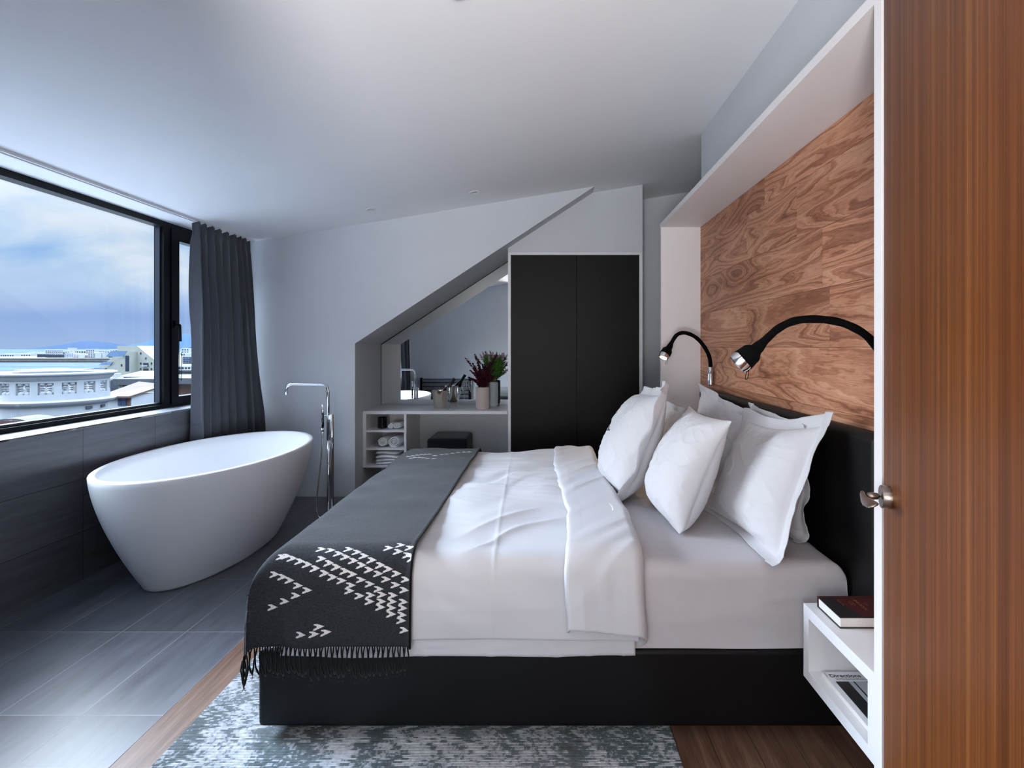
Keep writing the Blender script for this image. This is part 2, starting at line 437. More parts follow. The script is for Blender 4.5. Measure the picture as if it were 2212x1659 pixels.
# ceiling: level strip by the window, then one plane rising to the right
S(prism_y('ceiling', [(-3.0, 2.287), (-2.62, 2.287), (2.4, zc(2.4)), (2.4, 3.4), (-3.0, 3.4)], -1.3, 5.8, M['ceiling']), 'white sloping ceiling')
# window wall
S(box('wall_left', -3.0, -2.674, .45, 5.0, -.1, .869, M['walltile']), 'dark tiled dado wall under the window')
S(box('wall_left_near', -3.0, -2.674, .45, 1.45, .869, 2.29, M['wall']), 'painted pier at the near end of the window')
S(box('wall_left_far', -3.0, -2.674, 4.78, 5.0, .869, 2.29, M['wall']), 'painted pier behind the far curtain')
S(box('trim_1', -2.93, -2.674, 1.45, 4.78, .869, .881, M['silltile']), 'grey tiled window sill')
S(box('trim_2', -2.676, -2.671, 1.45, 4.78, .872, .8825, M['chrome']), 'thin metal edge strip along the sill front')
# window
XI, XG = -2.87, -2.92
def vf_box(*a): return boxv(*a), BOXF
V, Fc = merge([vf_box(-2.945, XI, 1.45, 4.78, .881, .909), vf_box(-2.945, XI, 1.45, 4.78, 2.246, 2.287),
               vf_box(-2.945, XI, 1.45, 1.51, .909, 2.246), vf_box(-2.945, XI, 4.045, 4.12, .909, 2.246), vf_box(-2.945, XI, 4.72, 4.78, .909, 2.246)])
win = S(mesh('window_1', V, Fc, M['frame']), 'wide black framed window overlooking the bay')
V, Fc = merge([vf_box(-2.93, -2.895, 1.51, 4.045, .909, .925), vf_box(-2.93, -2.895, 4.033, 4.045, .925, 2.246)])
mesh('glazing_bead', V, Fc, M['frame_skylit'], win)
box('pane', -2.925, -2.919, 1.5, 4.05, .90, 2.25, M['pane'], win)
V, Fc = merge([vf_box(-2.93, -2.862, 4.118, 4.197, .905, 2.25), vf_box(-2.93, -2.862, 4.197, 4.725, .905, .957), vf_box(-2.93, -2.862, 4.197, 4.725, 2.165, 2.25), vf_box(-2.93, -2.862, 4.66, 4.725, .957, 2.165)])
sash = mesh('casement_sash', V, Fc, M['frame'], win)
box('sash_pane', -2.91, -2.905, 4.19, 4.67, .95, 2.17, M['pane'], sash)
hv = [tube_vf(round_path([(-2.862, 4.158, 1.515), (-2.826, 4.158, 1.515), (-2.826, 4.164, 1.385)], .012), .0085, 10), vf_box(-2.863, -2.852, 4.142, 4.172, 1.49, 1.545)]
V, Fc = merge(hv); mesh('window_handle', V, Fc, M['frame'], sash)
ch = [tube_vf([(-2.845, 4.175, 2.2), (-2.845, 4.176, 1.3), (-2.845, 4.185, 1.09), (-2.845, 4.20, 1.08), (-2.845, 4.20, 1.3)], .0022, 6)]
tag(mesh('blind_chain', *merge(ch), M['frame']), 'thin beaded blind chain hanging beside the casement handle', 'chain')

# back wall with the sloping niche cut out of it
SL = .656
def zs(x): return 1.373 + SL * (x + 1.714)
xt = (2.712 - 1.373 - SL * 1.714) / (SL - SLOPE)      # where the slope meets the ceiling
S(prism_y('wall_back', [(-2.98, -.1), (-1.714, -.1), (-1.714, 1.373), (xt, zc(xt)), (xt, zc(xt) + .15), (-2.98, zc(-2.98) + .15)], 4.83, 5.6, M['wall']), 'pale grey back wall with a sloping niche')
S(box('wall_niche', -1.8, -.30, 5.6, 5.7, -.1, 2.4, M['wall']), 'grey rear wall of the desk niche')
S(prism_y('wall_above_wardrobe', [(-.357, 2.2265), (.899, 2.2265), (.899, zc(.899) + .1), (xt - .02, zc(xt) + .1), (xt - .02, zs(xt - .02) - .0), (-.357, zs(-.357))], 5.03, 5.6, M['wall']), 'grey wall panel above the black wardrobe')
S(box('wall_far_right', -.32, 2.35, 5.602, 5.7, -.1, 3.2, M['wall']), 'shaded end wall of the passage beside the wardrobe')
S(box('wall_passage', 2.3, 2.4, 3.0, 5.7, -.1, 3.3, M['wall']), 'passage side wall beyond the bed wall')
S(box('wall_right', 1.131, 1.35, 1.30, 3.93, -.1, 3.1, M['wall']), 'pale grey wall behind the bed')
S(box('wall_right_passage', 1.35, 2.4, 3.0, 3.1, -.1, 3.3, M['wall']), 'return wall of the passage')
# wall behind, with the doorway the photograph is taken from
S(box('wall_front', -2.95, -.66, .45, .57, -.1, 2.7, M['wall']), 'grey wall opposite the desk')
S(box('wall_front_right', .62, 1.35, .45, .57, -.1, 3.0, M['wall']), 'wall on the hinge side of the doorway')
S(box('wall_front_head', -.66, .62, .45, .57, 2.34, 3.0, M['wall']), 'wall over the doorway')
S(box('wall_near_right', 1.131, 1.35, .57, 1.30, -.1, 3.1, M['wall']), 'wall behind the open door')
S(box('wall_hall_left', -.76, -.66, -1.3, .45, -.1, 2.8, M['wall']), 'hallway wall')
S(box('wall_hall_right', .72, .82, -1.3, .45, -.1, 3.0, M['wall']), 'hallway wall')
S(box('wall_hall_end', -.76, .82, -1.4, -1.3, -.1, 3.0, M['wall']), 'hallway end wall')

# open teak door with lever handle
A = Vector((.833, 1.329, 0)); B = Vector((.556, .565, 0)); D = (B - A).normalized(); Nn = Vector((D.y, -D.x, 0)).normalized()
if Nn.x > 0: Nn = -Nn
def dp(s, o, z): p = A + D * s + Nn * o; return (p.x, p.y, z)
LEN = (B - A).length; T = .04
Vd = [dp(s, o, z) for s in (0, LEN) for o in (0, -T) for z in (.008, 2.28)]
door = S(mesh('door_1', Vd, BOXF, M['veneer']), 'open reddish brown teak veneer door')
HZ = .985
Rd = Matrix((Nn.cross(Vector((0, 0, 1))), Vector((0, 0, 1)), Nn)).transposed()
hp = Vector(dp(.058, 0, HZ))
rose = lathe('rosette', [(0, 0), (.027, 0), (.027, .018), (.0258, .0195), (0, .0195)], M['bronze'], door, 40, hp, True, None, Rd)
V1 = tube_vf([hp + Nn * .018, hp + Nn * .054], .0095, 16)
# lever: a twisted flat bar that runs along the door towards the hinge
pts = []; NS = 18
for i in range(NS):
    t = i / (NS - 1); c = hp + Nn * (.056 + .004 * math.sin(t * PI)) + D * (-.012 + .125 * t) + Vector((0, 0, -.004 * math.sin(t * 5)))
    tw = t * 1.15; hw, ht = .011 + .003 * t, .0062 - .003 * t
    for sx, sz in ((-1, -1), (1, -1), (1, 1), (-1, 1)):
        a, b_ = sx * ht, sz * hw
        pts.append(tuple(c + Nn * (a * math.cos(tw) - b_ * math.sin(tw)) + Vector((0, 0, 1)) * (a * math.sin(tw) + b_ * math.cos(tw))))
Fl = [(i * 4 + k, i * 4 + (k + 1) % 4, i * 4 + 4 + (k + 1) % 4, i * 4 + 4 + k) for i in range(NS - 1) for k in range(4)] + [(3, 2, 1, 0), tuple((NS - 1) * 4 + k for k in range(4))]
V, Fc = merge([V1, (pts, Fl)])
subsurf(mesh('door_handle', V, Fc, M['bronze'], door, True), 1)

# curtain rail in the ceiling
V, Fc = merge([vf_box(-2.633, -2.615, 1.2, 4.80, 2.270, 2.288), vf_box(-2.605, -2.597, 1.2, 4.80, 2.274, 2.291)])
tag(mesh('curtain_rail', V, Fc, M['white']), 'slim white double curtain rail running along the ceiling above the window', 'curtain rail')

def curtain(y0, y1, n_pl, seed, name, label, xc=-2.60):
    m, n = 70, 420
    zz = np.linspace(2.268, .012, m)[:, None]; yy = np.linspace(0, 1, n)[None, :]
    t = (2.268 - zz) / 2.256
    wide = 1 + .06 * np.minimum(1, t * 1.6)
    yc = (y0 + y1) / 2 + .02 * t
    ph = yy * n_pl * 2 * PI + .9 * vn(yy * n_pl * .7, np.zeros_like(yy), seed) * 2 + .5 * vn(yy * 5, t * 2.2, seed + 1) * np.minimum(1, t * 3)
    amp = (.016 + .030 * np.clip(t * 3.2, 0, 1) ** .8 + .008 * t * yy) * (1 + .35 * vn(yy * 6, 0 * yy, seed + 8))
    pin = np.exp(-((t - .035) / .02) ** 2)
    x = xc + amp * (np.sin(ph) + .33 * np.sin(2 * ph + 1.3)) * (1 - .45 * pin) + (.012 + .075 * yy ** 1.5) * np.clip(t * 1.5, 0, 1) ** 1.3
    x = x + .012 * vn(yy * 9, t * 3, seed + 3) * t
    x = x + .004 * np.sin(ph * 3) * np.exp(-(t / .03) ** 2)
    y = yc + (yy - .5) * (y1 - y0) * wide + .018 * np.cos(ph) * np.clip(t * 3, .2, 1)
    z = zz + .012 * np.sin(ph * 1.0 + .4) * np.exp(-(t / .04) ** 2) + 0 * yy
    o = grid_mesh(name, x, y, z, M['curtain'])
    solid(o, .004); return tag(o, label, 'curtain')
curtain(3.985, 4.72, 8, 3, 'curtain', 'charcoal gathered curtain hanging at the far end of the window behind the bathtub')
curtain(1.08, 1.66, 6, 8, 'curtain', 'charcoal curtain by the near end of the window, seen only in the mirror')

# ceiling downlights, smoke detector
TILT = Matrix.Rotation(-ANG, 3, 'Y')
def downlight(px, py, lab):
    u, w = (px - CX) / F, (CY - py) / F
    Y = 1.372 / (w - SLOPE * u); X = u * Y; c = (X, Y, zc(X))
    r = empty('ceiling_downlight', c, lab, 'ceiling light', 'recessed ceiling spots')
    def P(prof): return [(a, b) for a, b in prof]
    lathe('trim_ring', P([(.043, .001), (.043, -.004), (.040, -.006), (.031, -.004), (.029, .004)]), M['plastic'], r, 40, c, True, None, TILT)
    lathe('reflector', P([(.030, -.0035), (.027, -.0005), (.018, -.0012), (.010, -.0022), (0, -.0022)]), M['grille'], r, 32, c, True, None, TILT)
downlight(801, 452, 'small round recessed ceiling spot nearer the curtain')
downlight(1025, 415, 'small round recessed ceiling spot nearer the wardrobe')
u, w = (985 - CX) / F, (CY + 30) / F
Y = 1.372 / (w - SLOPE * u); c = (u * Y, Y, zc(u * Y))
sd = empty('smoke_detector', c, 'round white smoke detector cut by the top of the photo on the ceiling', 'smoke detector')
lathe('detector_base', [(.055, .002), (.055, -.008), (.050, -.010), (0, -.010)], M['plastic'], sd, 32, c, True, None, TILT)
lathe('detector_cap', [(.043, -.008), (.040, -.024), (.028, -.034), (0, -.036)], M['plastic'], sd, 32, c, True, None, TILT)

# ================================================================== BATHTUB AND TAP
TX, TY, TA, TB, TZ = -2.142, 3.5425, .8545, .479, .66
def tub():
    n = 128
    prof = []     # (inset, z)
    for i in range(25):                       # outer wall, from the foot up
        t = i / 24; z = .018 + (TZ - .028) * t
        ins = .235 * (1 - t) ** 1.55 + .012 * (1 - t)
        prof.append((ins, z))
    prof = [(.33, 0), (.265, .0), (.253, .005)] + prof
    prof += [(.003, TZ - .004), (.010, TZ), (.030, TZ), (.037, TZ - .004)]
    for i in range(1, 17):                    # bowl
        t = i / 16; prof.append((.038 + .20 * t ** 2.2 + .03 * t, TZ - .008 - (TZ - .16) * (t ** .85)))
    prof += [(.34, .142), (.45, .137)]
    V, Fc = [], []
    for ins, z in prof:
        a, b = TA - ins, TB - ins * .92
        for k in range(n):
            th = 2 * PI * k / n; cth, sth = math.cos(th), math.sin(th); e = 2 / 2.06
            V.append((TX + b * math.copysign(abs(cth) ** e, cth), TY + a * math.copysign(abs(sth) ** e, sth), z))
    L = len(prof)
    for i in range(L - 1):
        for k in range(n):
            k2 = (k + 1) % n; Fc.append((i * n + k, i * n + k2, (i + 1) * n + k2, (i + 1) * n + k))
    Fc.append(tuple(range(n))); Fc.append(tuple(range((L - 1) * n, L * n)))
    return V, Fc
bt = empty('bathtub', (TX, TY, 0), 'white oval freestanding bathtub standing on the dark tiles by the window', 'bathtub')
mesh('tub_shell', *tub(), M['tub'], bt, True)
lathe('drain', [(0, .146), (.03, .146), (.032, .138), (0, .138)], M['chrome'], bt, 24, (TX, TY, 0))

FX, FY = -1.700, 4.2
fa = empty('floor_tap', (FX, FY, 0), 'tall chrome floor-standing bath tap with hand shower between bathtub and bed', 'tap')
tube('spout', round_path([(FX, FY, .62), (FX, FY, 1.048), (FX - .332, FY + .01, 1.052), (FX - .332, FY + .01, .968)], .055, 10), .0115, M['chrome'], fa, 20)
tube('riser', [(FX + .030, FY, .0), (FX + .030, FY, .815), (FX + .030, FY, .818)], [.0145, .0145, .0125], M['chrome'], fa, 24)
tube('rear_pipe', [(FX, FY + .004, .0), (FX, FY + .004, .63)], .0115, M['chrome'], fa, 20)
box('joint_block', FX - .004, FX + .034, FY - .01, FY + .01, .775, .812, M['chrome'], fa, .003)
br = tube('shower_bracket', [(FX - .045, FY - .012, .806), (FX - .022, FY - .004, .806), (FX + .01, FY, .806)], .0065, M['chrome'], fa, 12)
hs = tube('hand_shower', [(FX - .037, FY - .012, .694), (FX - .037, FY - .012, .835), (FX - .037, FY - .012, .893), (FX - .037, FY - .012, .896)], [.0085, .0085, .0095, .007], M['chrome'], fa, 18)
tube('shower_grip', [(FX - .037, FY - .012, .71), (FX - .037, FY - .012, .832)], .0092, M['candle'], hs, 18)
tube('hose_nut', [(FX - .037, FY - .012, .686), (FX - .037, FY - .012, .712)], .0125, M['chrome'], fa, 18)
tube('shower_hose', spline([(FX - .037, FY - .012, .69), (FX - .046, FY - .015, .5), (FX - .068, FY - .02, .28), (FX - .083, FY - .02, .12), (FX - .07, FY - .02, .03), (FX - .02, FY - .01, .012), (FX + .03, FY, .02)], 8), .0058, M['chrome'], fa, 10)
lathe('floor_flange', [(0, .008), (.05, .008), (.052, 0), (0, 0)], M['chrome'], fa, 32, (FX + .015, FY, 0))

# ================================================================== DESK NICHE
DY0, DY1, DR = 5.03, 5.585, -.362
desk = tag(box('desk_top', -1.712, DR, DY0, DY1, .714, .744, M['white'], None, .0015), 'long white desk top spanning the sloping niche', 'desk top')
desk.name = 'desk_counter'
mx0, mx1 = -1.708, DR
mirror = tag(prism_y('mirror', [(mx0, .7455), (mx1, .7455), (mx1, zs(mx1) - .014), (mx0, zs(mx0) - .012)], 5.588, 5.598, M['mirror']), 'large mirror with a slanted top behind the desk', 'mirror')
prism_y('mirror_backing', [(mx0 - .006, .7445), (mx1, .7445), (mx1, zs(mx1) - .003), (mx0 - .006, zs(mx0 - .006) - .001)], 5.5935, 5.5995, M['frame'], mirror)
# open shelf unit under the left end
sx0, sx1 = -1.712, -1.306
shelf = empty('shelf_unit', ((sx0 + sx1) / 2, 5.3, .216), 'white open three-shelf unit hanging under the left end of the desk', 'shelf')
box('side_panel', sx0, sx0 + .030, DY0, 5.56, .216, .713, M['white'], shelf, .001)
box('side_panel', sx1 - .022, sx1, DY0, 5.56, .216, .713, M['white'], shelf, .001)
box('back_panel', sx0 + .03, sx1 - .022, 5.545, 5.558, .22, .713, M['white'], shelf)
for z in (.216, .379, .545): box('shelf_board', sx0 + .03, sx1 - .022, DY0 + .002, 5.545, z, z + .019, M['white'], shelf, .001)
# items on the shelves
jar_c = (-1.573, 5.17, .5642)
jar = empty('candle', jar_c, 'black glass candle jar on the top shelf beside two small rolled towels', 'candle')
lathe('jar', [(0, 0), (.040, 0), (.044, .004), (.044, .104), (.041, .106), (.039, .104), (.039, .07), (0, .07)], M['candle'], jar, 36, jar_c)
lathe('wax', [(0, .074), (.0385, .074), (.0385, .066), (0, .066)], M['ink'], jar, 24, jar_c)
def towel_roll(name, x, y0, y1, z, r, seed, label, group, lean=0.):
    """a rolled towel: spiral cross-section, axis along Y"""
    turns, n = 3.2, 90; prof = []
    for i in range(n):
        t = i / (n - 1); rr = r * (.16 + .84 * t); a = turns * 2 * PI * t + .8 + seed
        prof.append((rr * math.cos(a), rr * math.sin(a) * .95))
    m = 12; th = r * .84 / turns * .80
    Xs, Ys, Zs = np.zeros((m, n)), np.zeros((m, n)), np.zeros((m, n))
    for j in range(m):
        t = j / (m - 1)
        for i, (a, b) in enumerate(prof):
            w = 1 + .05 * math.sin(7 * t + seed + i * .05) + .02 * random.uniform(-1, 1)
            Xs[j, i] = x + a * w + lean * t; Zs[j, i] = z + r * .955 + b * w
            Ys[j, i] = y0 + (y1 - y0) * t + (.012 * math.sin(i * .16 + seed) * (1 if t < .5 else -1) * (abs(2 * t - 1)) ** 3) + .01 * (i / n)
    o = grid_mesh(name, Xs, Ys, Zs, M['towel']); md = o.modifiers.new('thickness', 'SOLIDIFY'); md.thickness = th; md.offset = -1
    bv = o.modifiers.new('soft', 'SUBSURF'); bv.levels = 1; bv.render_levels = 1
    return tag(o, label, 'towel', group)
z1 = .564; z2 = .398; z3 = .235
towel_roll('rolled_towel', -1.476, 5.10, 5.26, z1, .030, 0, 'small rolled white towel next to the black candle jar', 'rolled towels on the shelf unit', .02)
towel_roll('rolled_towel', -1.412, 5.085, 5.26, z1, .033, 2, 'small rolled white towel on the top shelf furthest from the candle jar', 'rolled towels on the shelf unit', .025)
towel_roll('rolled_towel', -1.545, 5.06, 5.36, z2, .049, 1, 'fat rolled white towel on the middle shelf, the one nearer the wall', 'rolled towels on the shelf unit', .05)
towel_roll('rolled_towel', -1.432, 5.05, 5.38, z2, .055, 3.2, 'fat rolled white towel on the middle shelf, the one nearer the stool', 'rolled towels on the shelf unit', .05)
def folded_towel(x0, x1, y0, y1, z, h, seed, label):
    """towel folded in a stack of soft layers, folds to the front"""
    parts = []
    nl = 2
    for l in range(nl):
        bm = bmesh.new(); bm_add(bm, boxv(x0, x1, y0, y1, z + h * l / nl + .001, z + h * (l + 1) / nl - .001), BOXF)
        bmesh.ops.subdivide_edges(bm, edges=list(bm.edges), cuts=5, use_grid_fill=True)
        for v in bm.verts:
            fx = (v.co.x - x0) / (x1 - x0) * 2 - 1; fy = (v.co.y - y0) / (y1 - y0) * 2 - 1; fz = ((v.co.z - z) / h * nl - l) * 2 - 1
            rnd = max(0, abs(fz) - .2)
            v.co.x -= .014 * rnd * (1 if fx > .9 else -1 if fx < -.9 else 0); v.co.y += .016 * rnd * (1 if fy < -.9 else 0)
            v.co.z += .004 * math.sin(fx * 3 + seed + l) + .003 * math.sin(fy * 4 + l * 2 + seed) - .006 * (abs(fx) ** 6 + abs(fy) ** 6) * (1 if fz > 0 else -.2)
        me = bpy.data.meshes.new('t'); bm.to_mesh(me); bm.free()
        parts.append(([tuple(v.co) for v in me.vertices], [tuple(p.vertices) for p in me.polygons])); bpy.data.meshes.remove(me)
    o = mesh('folded_towel', *merge(parts), M['towel'], None, True); subsurf(o, 1)
    return tag(o, label, 'towel', 'folded towels on the bottom shelf')
folded_towel(-1.612, -1.378, 5.06, 5.40, z3, .060, 0, 'folded white bath towel lying at the bottom of the stack on the lowest shelf')
folded_towel(-1.612, -1.382, 5.06, 5.41, z3 + .060, .068, 2, 'folded white bath towel on top of the stack on the lowest shelf')
# stool
st = empty('stool', (-.915, 5.16, 0), 'low black upholstered cube stool tucked under the desk', 'stool')
box('seat_cushion', -1.10, -.73, 4.95, 5.37, .10, .50, M['stool'], st, .03, 4, True)
for lx in (-1.06, -.77):
    for ly in (4.99, 5.33): box('leg', lx - .015, lx + .015, ly - .015, ly + .015, 0, .10, M['stool'], st, .003)
# wine bucket, bottle, flutes
bc = (-1.033, 5.25, .745)
lathe_b = lathe('ice_bucket', [(0, 0), (.058, 0), (.061, .003), (.0785, .168), (.081, .172), (.0805, .176), (.077, .175), (.0755, .168), (.058, .006), (0, .006)], M['bucket'], None, 48, bc)
tag(lathe_b, 'tapered champagne-coloured steel wine bucket on the desk', 'bucket')
bp = [(0, 0), (.034, 0), (.037, .004), (.037, .16), (.034, .185), (.018, .225), (.0145, .245), (.0145, .29), (0, .29)]
Rb = Matrix.Rotation(math.radians(33), 3, 'Y')
bo = Vector((-1.062, 5.25, .772))
bot = empty('wine_bottle', bo, 'dark wine bottle leaning to the right inside the steel bucket', 'bottle')
lathe('bottle_body', [(r, z) for r, z in bp[:7]] + [(.0145, .25), (0, .25)], M['bottle'], bot, 28, bo, True, None, Rb)
lathe('foil_capsule', [(.0150, .215), (.0155, .245), (.0158, .30), (.0170, .302), (.0170, .315), (0, .316)], M['foil'], bot, 24, bo, True, None, Rb)
def flute(x, y, label):
    prof = [(0, 0), (.031, 0), (.031, .0015), (.012, .004), (.0042, .012), (.0036, .05), (.004, .088), (.010, .098), (.021, .12), (.0275, .15), (.0285, .175), (.0255, .215), (.0243, .215), (.0272, .175), (.0262, .15), (.0197, .121), (.009, .101), (0, .098)]
    o = lathe('champagne_flute', prof, M['flute'], None, 32, (x, y, .7445)); return tag(o, label, 'glass', 'champagne flutes on the desk')
flute(-.921, 5.13, 'empty champagne flute standing closest to the steel bucket')
flute(-.842, 5.13, 'empty champagne flute standing between its twin and the pink vase')
# vases with raised scales
def vase(x, y, r, h, rows, cols, name, col, label):
    m = mat(name, col, .5, spec=.35, noise=(60, .04))
    V, Fc = lathe_vf([(0, 0), (r * .92, 0), (r, .008), (r, h - .004), (r * .97, h), (r * .90, h - .003), (r * .88, .012), (0, .012)], 48, (x, y, .7445))
    parts = [(V, Fc)]
    for i in range(rows):
        z = .7445 + .012 + (h - .02) * (i + .5) / rows
        for k in range(cols):
            a = 2 * PI * (k + .5 * (i % 2)) / cols; s = .62 * PI * r / cols * 1.5; hh = (h - .02) / rows * .78
            c = Vector((x + r * math.cos(a), y + r * math.sin(a), z)); t = Vector((-math.sin(a), math.cos(a), 0)); o = Vector((math.cos(a), math.sin(a), 0))
            q = [c + t * s * .5, c + Vector((0, 0, hh * .55)), c - t * s * .5, c - Vector((0, 0, hh * .75)), c + o * .0042 - Vector((0, 0, hh * .15))]
            parts.append(([tuple(p) for p in q], [(0, 1, 4), (1, 2, 4), (2, 3, 4), (3, 0, 4)]))
    o = mesh('vase', *merge(parts), m); return tag(o, label, 'vase')
vase(-.616, 5.21, .0625, .210, 19, 30, 'pink_ceramic', (196, 182, 176), 'squat pink scaled ceramic vase holding burgundy leaves')
vase(-.530, 5.45, .040, .244, 24, 24, 'grey_ceramic', (176, 182, 184), 'slimmer grey scaled ceramic vase holding the green bouquet')
M['stem'] = mat('stem_green', (70, 84, 44), .6, noise=(60, .2))
M['stem_red'] = mat('stem_red', (62, 26, 34), .6, noise=(60, .2))
M['leaf_red'] = mat('burgundy_leaf', (72, 24, 38), .5, spec=.4, noise=(40, .45))
M['leaf_green'] = mat('green_leaf', (62, 110, 40), .5, spec=.4, noise=(40, .4))
M['petal'] = mat('pale_pink_petal', (206, 176, 190), .6, noise=(80, .15))
def leaf(p, d, L, W, up):
    d = d.normalized(); s = d.cross(up); s = s.normalized() if s.length > 1e-4 else Vector((1, 0, 0)); n = s.cross(d)
    pr = [p, p + d * L * .3 + s * W * .5 + n * L * .05, p + d * L * .65 + s * W * .42 + n * L * .04, p + d * L - n * L * .1, p + d * L * .65 - s * W * .42 + n * L * .04, p + d * L * .3 - s * W * .5 + n * L * .05, p + d * L * .45 - n * L * .04]
    return [tuple(q) for q in pr], [(0, 1, 6), (1, 2, 6), (2, 3, 6), (3, 4, 6), (4, 5, 6), (5, 0, 6)]
def bouquet(root, base, tips, kind, rng):
    for tip in tips:
        b = Vector(base) + Vector((rng.uniform(-.6, .6), rng.uniform(-.6, .6), 0)) * .03; tp = Vector(tip)
        mid = (b + tp) / 2 + Vector(((tp.x - b.x) * -.12, (tp.y - b.y) * -.12, .012))
        path = spline([b, mid, tp], 8)
        tb = tube('stem', path, [.0018 * (1 - .6 * i / len(path)) for i in range(len(path))], M['stem_red' if kind == 'red' else 'stem'], root, 5)
        lv, fl = [], []
        for i in range(3 if kind == 'red' else 5, len(path) - 1):
            t = i / len(path); d = (path[i + 1] - path[i]).normalized()
            for q in range(6 if kind == 'red' else 5):
                a = rng.uniform(0, 2 * PI); side = Vector((math.cos(a), math.sin(a), rng.uniform(-.1, .7)))
                pp = path[i].lerp(path[i + 1], rng.random())
                if kind == 'red':
                    k = 1 - .62 * max(0, (t - .45) / .55); lv.append(leaf(pp, side + d * .4, rng.uniform(.026, .038) * k, rng.uniform(.022, .030) * k, d))
                elif t < .74: lv.append(leaf(pp, side * .9 + d * .7, rng.uniform(.040, .065), rng.uniform(.009, .013), d))
        if kind == 'green':
            d = (path[-1] - path[-3]).normalized()
            for q in range(110):
                s = rng.random(); a = rng.uniform(0, 2 * PI); r = .0115 * (1 - s * .7)
                fl.append(leaf(tp - d * .045 + d * (.062 * s) + Vector((math.cos(a), math.sin(a), 0)) * r * .4, Vector((math.cos(a), math.sin(a), .5)), r * 1.2 + .003, .007, d))
        if lv: mesh('leaves', *merge(lv), M['leaf_red' if kind == 'red' else 'leaf_green'], tb)
        if fl: mesh('blossom', *merge(fl), M['petal'], tb)
rng = random.Random(5)
b1 = empty('bouquet', (-.616, 5.21, .76), 'bunch of dark burgundy leafy twigs in the pink vase', 'bouquet')
tips = [at(px, py, 5.21 + dy) for px, py, dy in ((1006, 774, 0), (1026, 766, .04), (1033, 783, -.06), (1016, 800, .03), (1048, 790, -.05), (1060, 782, -.02), (1066, 800, .03), (1040, 800, .08), (1022, 786, -.07), (1056, 806, -.08), (1073, 767, .05), (1012, 815, -.03), (1068, 818, -.04), (1034, 795, .1), (1044, 800, -.1), (1052, 795, .06), (1028, 812, -.08), (1060, 815, .07), (1026, 798, .05), (1046, 812, .02))]
bouquet(b1, (-.616, 5.21, .93), tips, 'red', rng)
b2 = empty('bouquet', (-.530, 5.45, .76), 'bunch of narrow green leaves with pale pink flower spikes in the grey vase', 'bouquet')
tips = [at(px, py, 5.45 + dy) for px, py, dy in ((1038, 768, -.03), (1044, 763, .03), (1051, 762, -.05), (1060, 765, .02), (1065, 764, -.06), (1078, 768, -.03), (1084, 766, .04), (1088, 770, -.05), (1092, 785, .0), (1094, 800, -.04), (1072, 772, .06), (1056, 775, -.09))]
bouquet(b2, (-.530, 5.45, .96), tips, 'green', rng)

# wardrobe
wx0, wx1, wz = -.357, .899, 2.226
wd = empty('wardrobe', ((wx0 + wx1) / 2, 5.3, 0), 'tall black two-door wardrobe with a thin white frame beside the desk', 'wardrobe')
V, Fc = merge([vf_box(wx0, wx0 + .026, 5.03, 5.598, 0, wz), vf_box(wx1 - .030, wx1, 5.03, 5.598, 0, wz), vf_box(wx0 + .026, wx1 - .030, 5.03, 5.598, wz - .024, wz)])
mesh('carcass', V, Fc, M['white'], wd)
xm = (1246 - CX) / F * 5.035
box('door', wx0 + .028, xm - .0015, 5.034, 5.054, .04, wz - .027, M['wardrobe'], wd, .001)
d2 = prism_y('door', [(xm + .0015, 1.155), (xm + .0015, wz - .027), (wx1 - .032, wz - .027), (wx1 - .032, .04), (xm + .024, .04), (xm + .024, 1.155)], 5.034, 5.054, M['wardrobe'], wd)
box('finger_pull', xm + .0015, xm + .024, 5.046, 5.054, .04, 1.154, M['frame'], d2)
box('plinth', wx0 + .026, wx1 - .03, 5.06, 5.08, 0, .04, M['wardrobe'], wd)

# front-wall things that only the mirror shows
rc = empty('radiator_cover', (-1.97, .60, 0), 'dark low radiator cover with horizontal slats, seen in the mirror', 'radiator cover')
box('end_post', -1.52, -1.475, .572, .632, 0, .74, M['frame'], rc, .003)
box('end_post', -2.47, -2.43, .572, .632, 0, .74, M['frame'], rc, .003)
box('back_board', -2.43, -1.52, .572, .585, .04, .72, M['frame'], rc)
for i in range(9): box('slat', -2.43, -1.52, .590, .622, .05 + i * .075, .05 + i * .075 + .060, M['bed_dark'], rc, .004)
sw = empty('light_switch', (-.775, .575, 1.07), 'white light switch plate on the wall by the doorway, seen in the mirror', 'switch')
box('switch_plate', -.815, -.735, .570, .578, 1.03, 1.11, M['plastic'], sw, .002)
box('rocker', -.795, -.755, .577, .582, 1.045, 1.095, M['white'], sw, .001)

# ================================================================== RUG AND BED
rug = tag(box('rug', -1.253, .434, 1.0, 2.95, .0005, .013, M['rug'], None, .004), 'distressed grey and teal ribbed rug lying under the bed', 'rug')
bed = empty('bed', (.03, 2.755, 0), 'low black leatherette bed base and headboard on the rug', 'bed')
BX0, BX1, BY0, BY1 = -.982, 1.05, 1.83, 3.68
def soft_box(name, x0, x1, y0, y1, z0, z1, r, material, parent, seg=5):
    o = box(name, x0, x1, y0, y1, z0, z1, material, parent, r, seg, True)
    md = o.modifiers.new('wn', 'WEIGHTED_NORMAL'); md.weight = 80
    return o
soft_box('base', BX0, BX1, BY0, BY1, .046, .312, .018, M['black'], bed)
soft_box('headboard', 1.045, 1.113, 1.705, 3.70, .10, 1.062, .033, M['black'], bed)
for lx in (-.85, .9):
    for ly in (1.95, 3.55): box('leg', lx - .03, lx + .03, ly - .03, ly + .03, .0135, .046, M['frame'], bed)

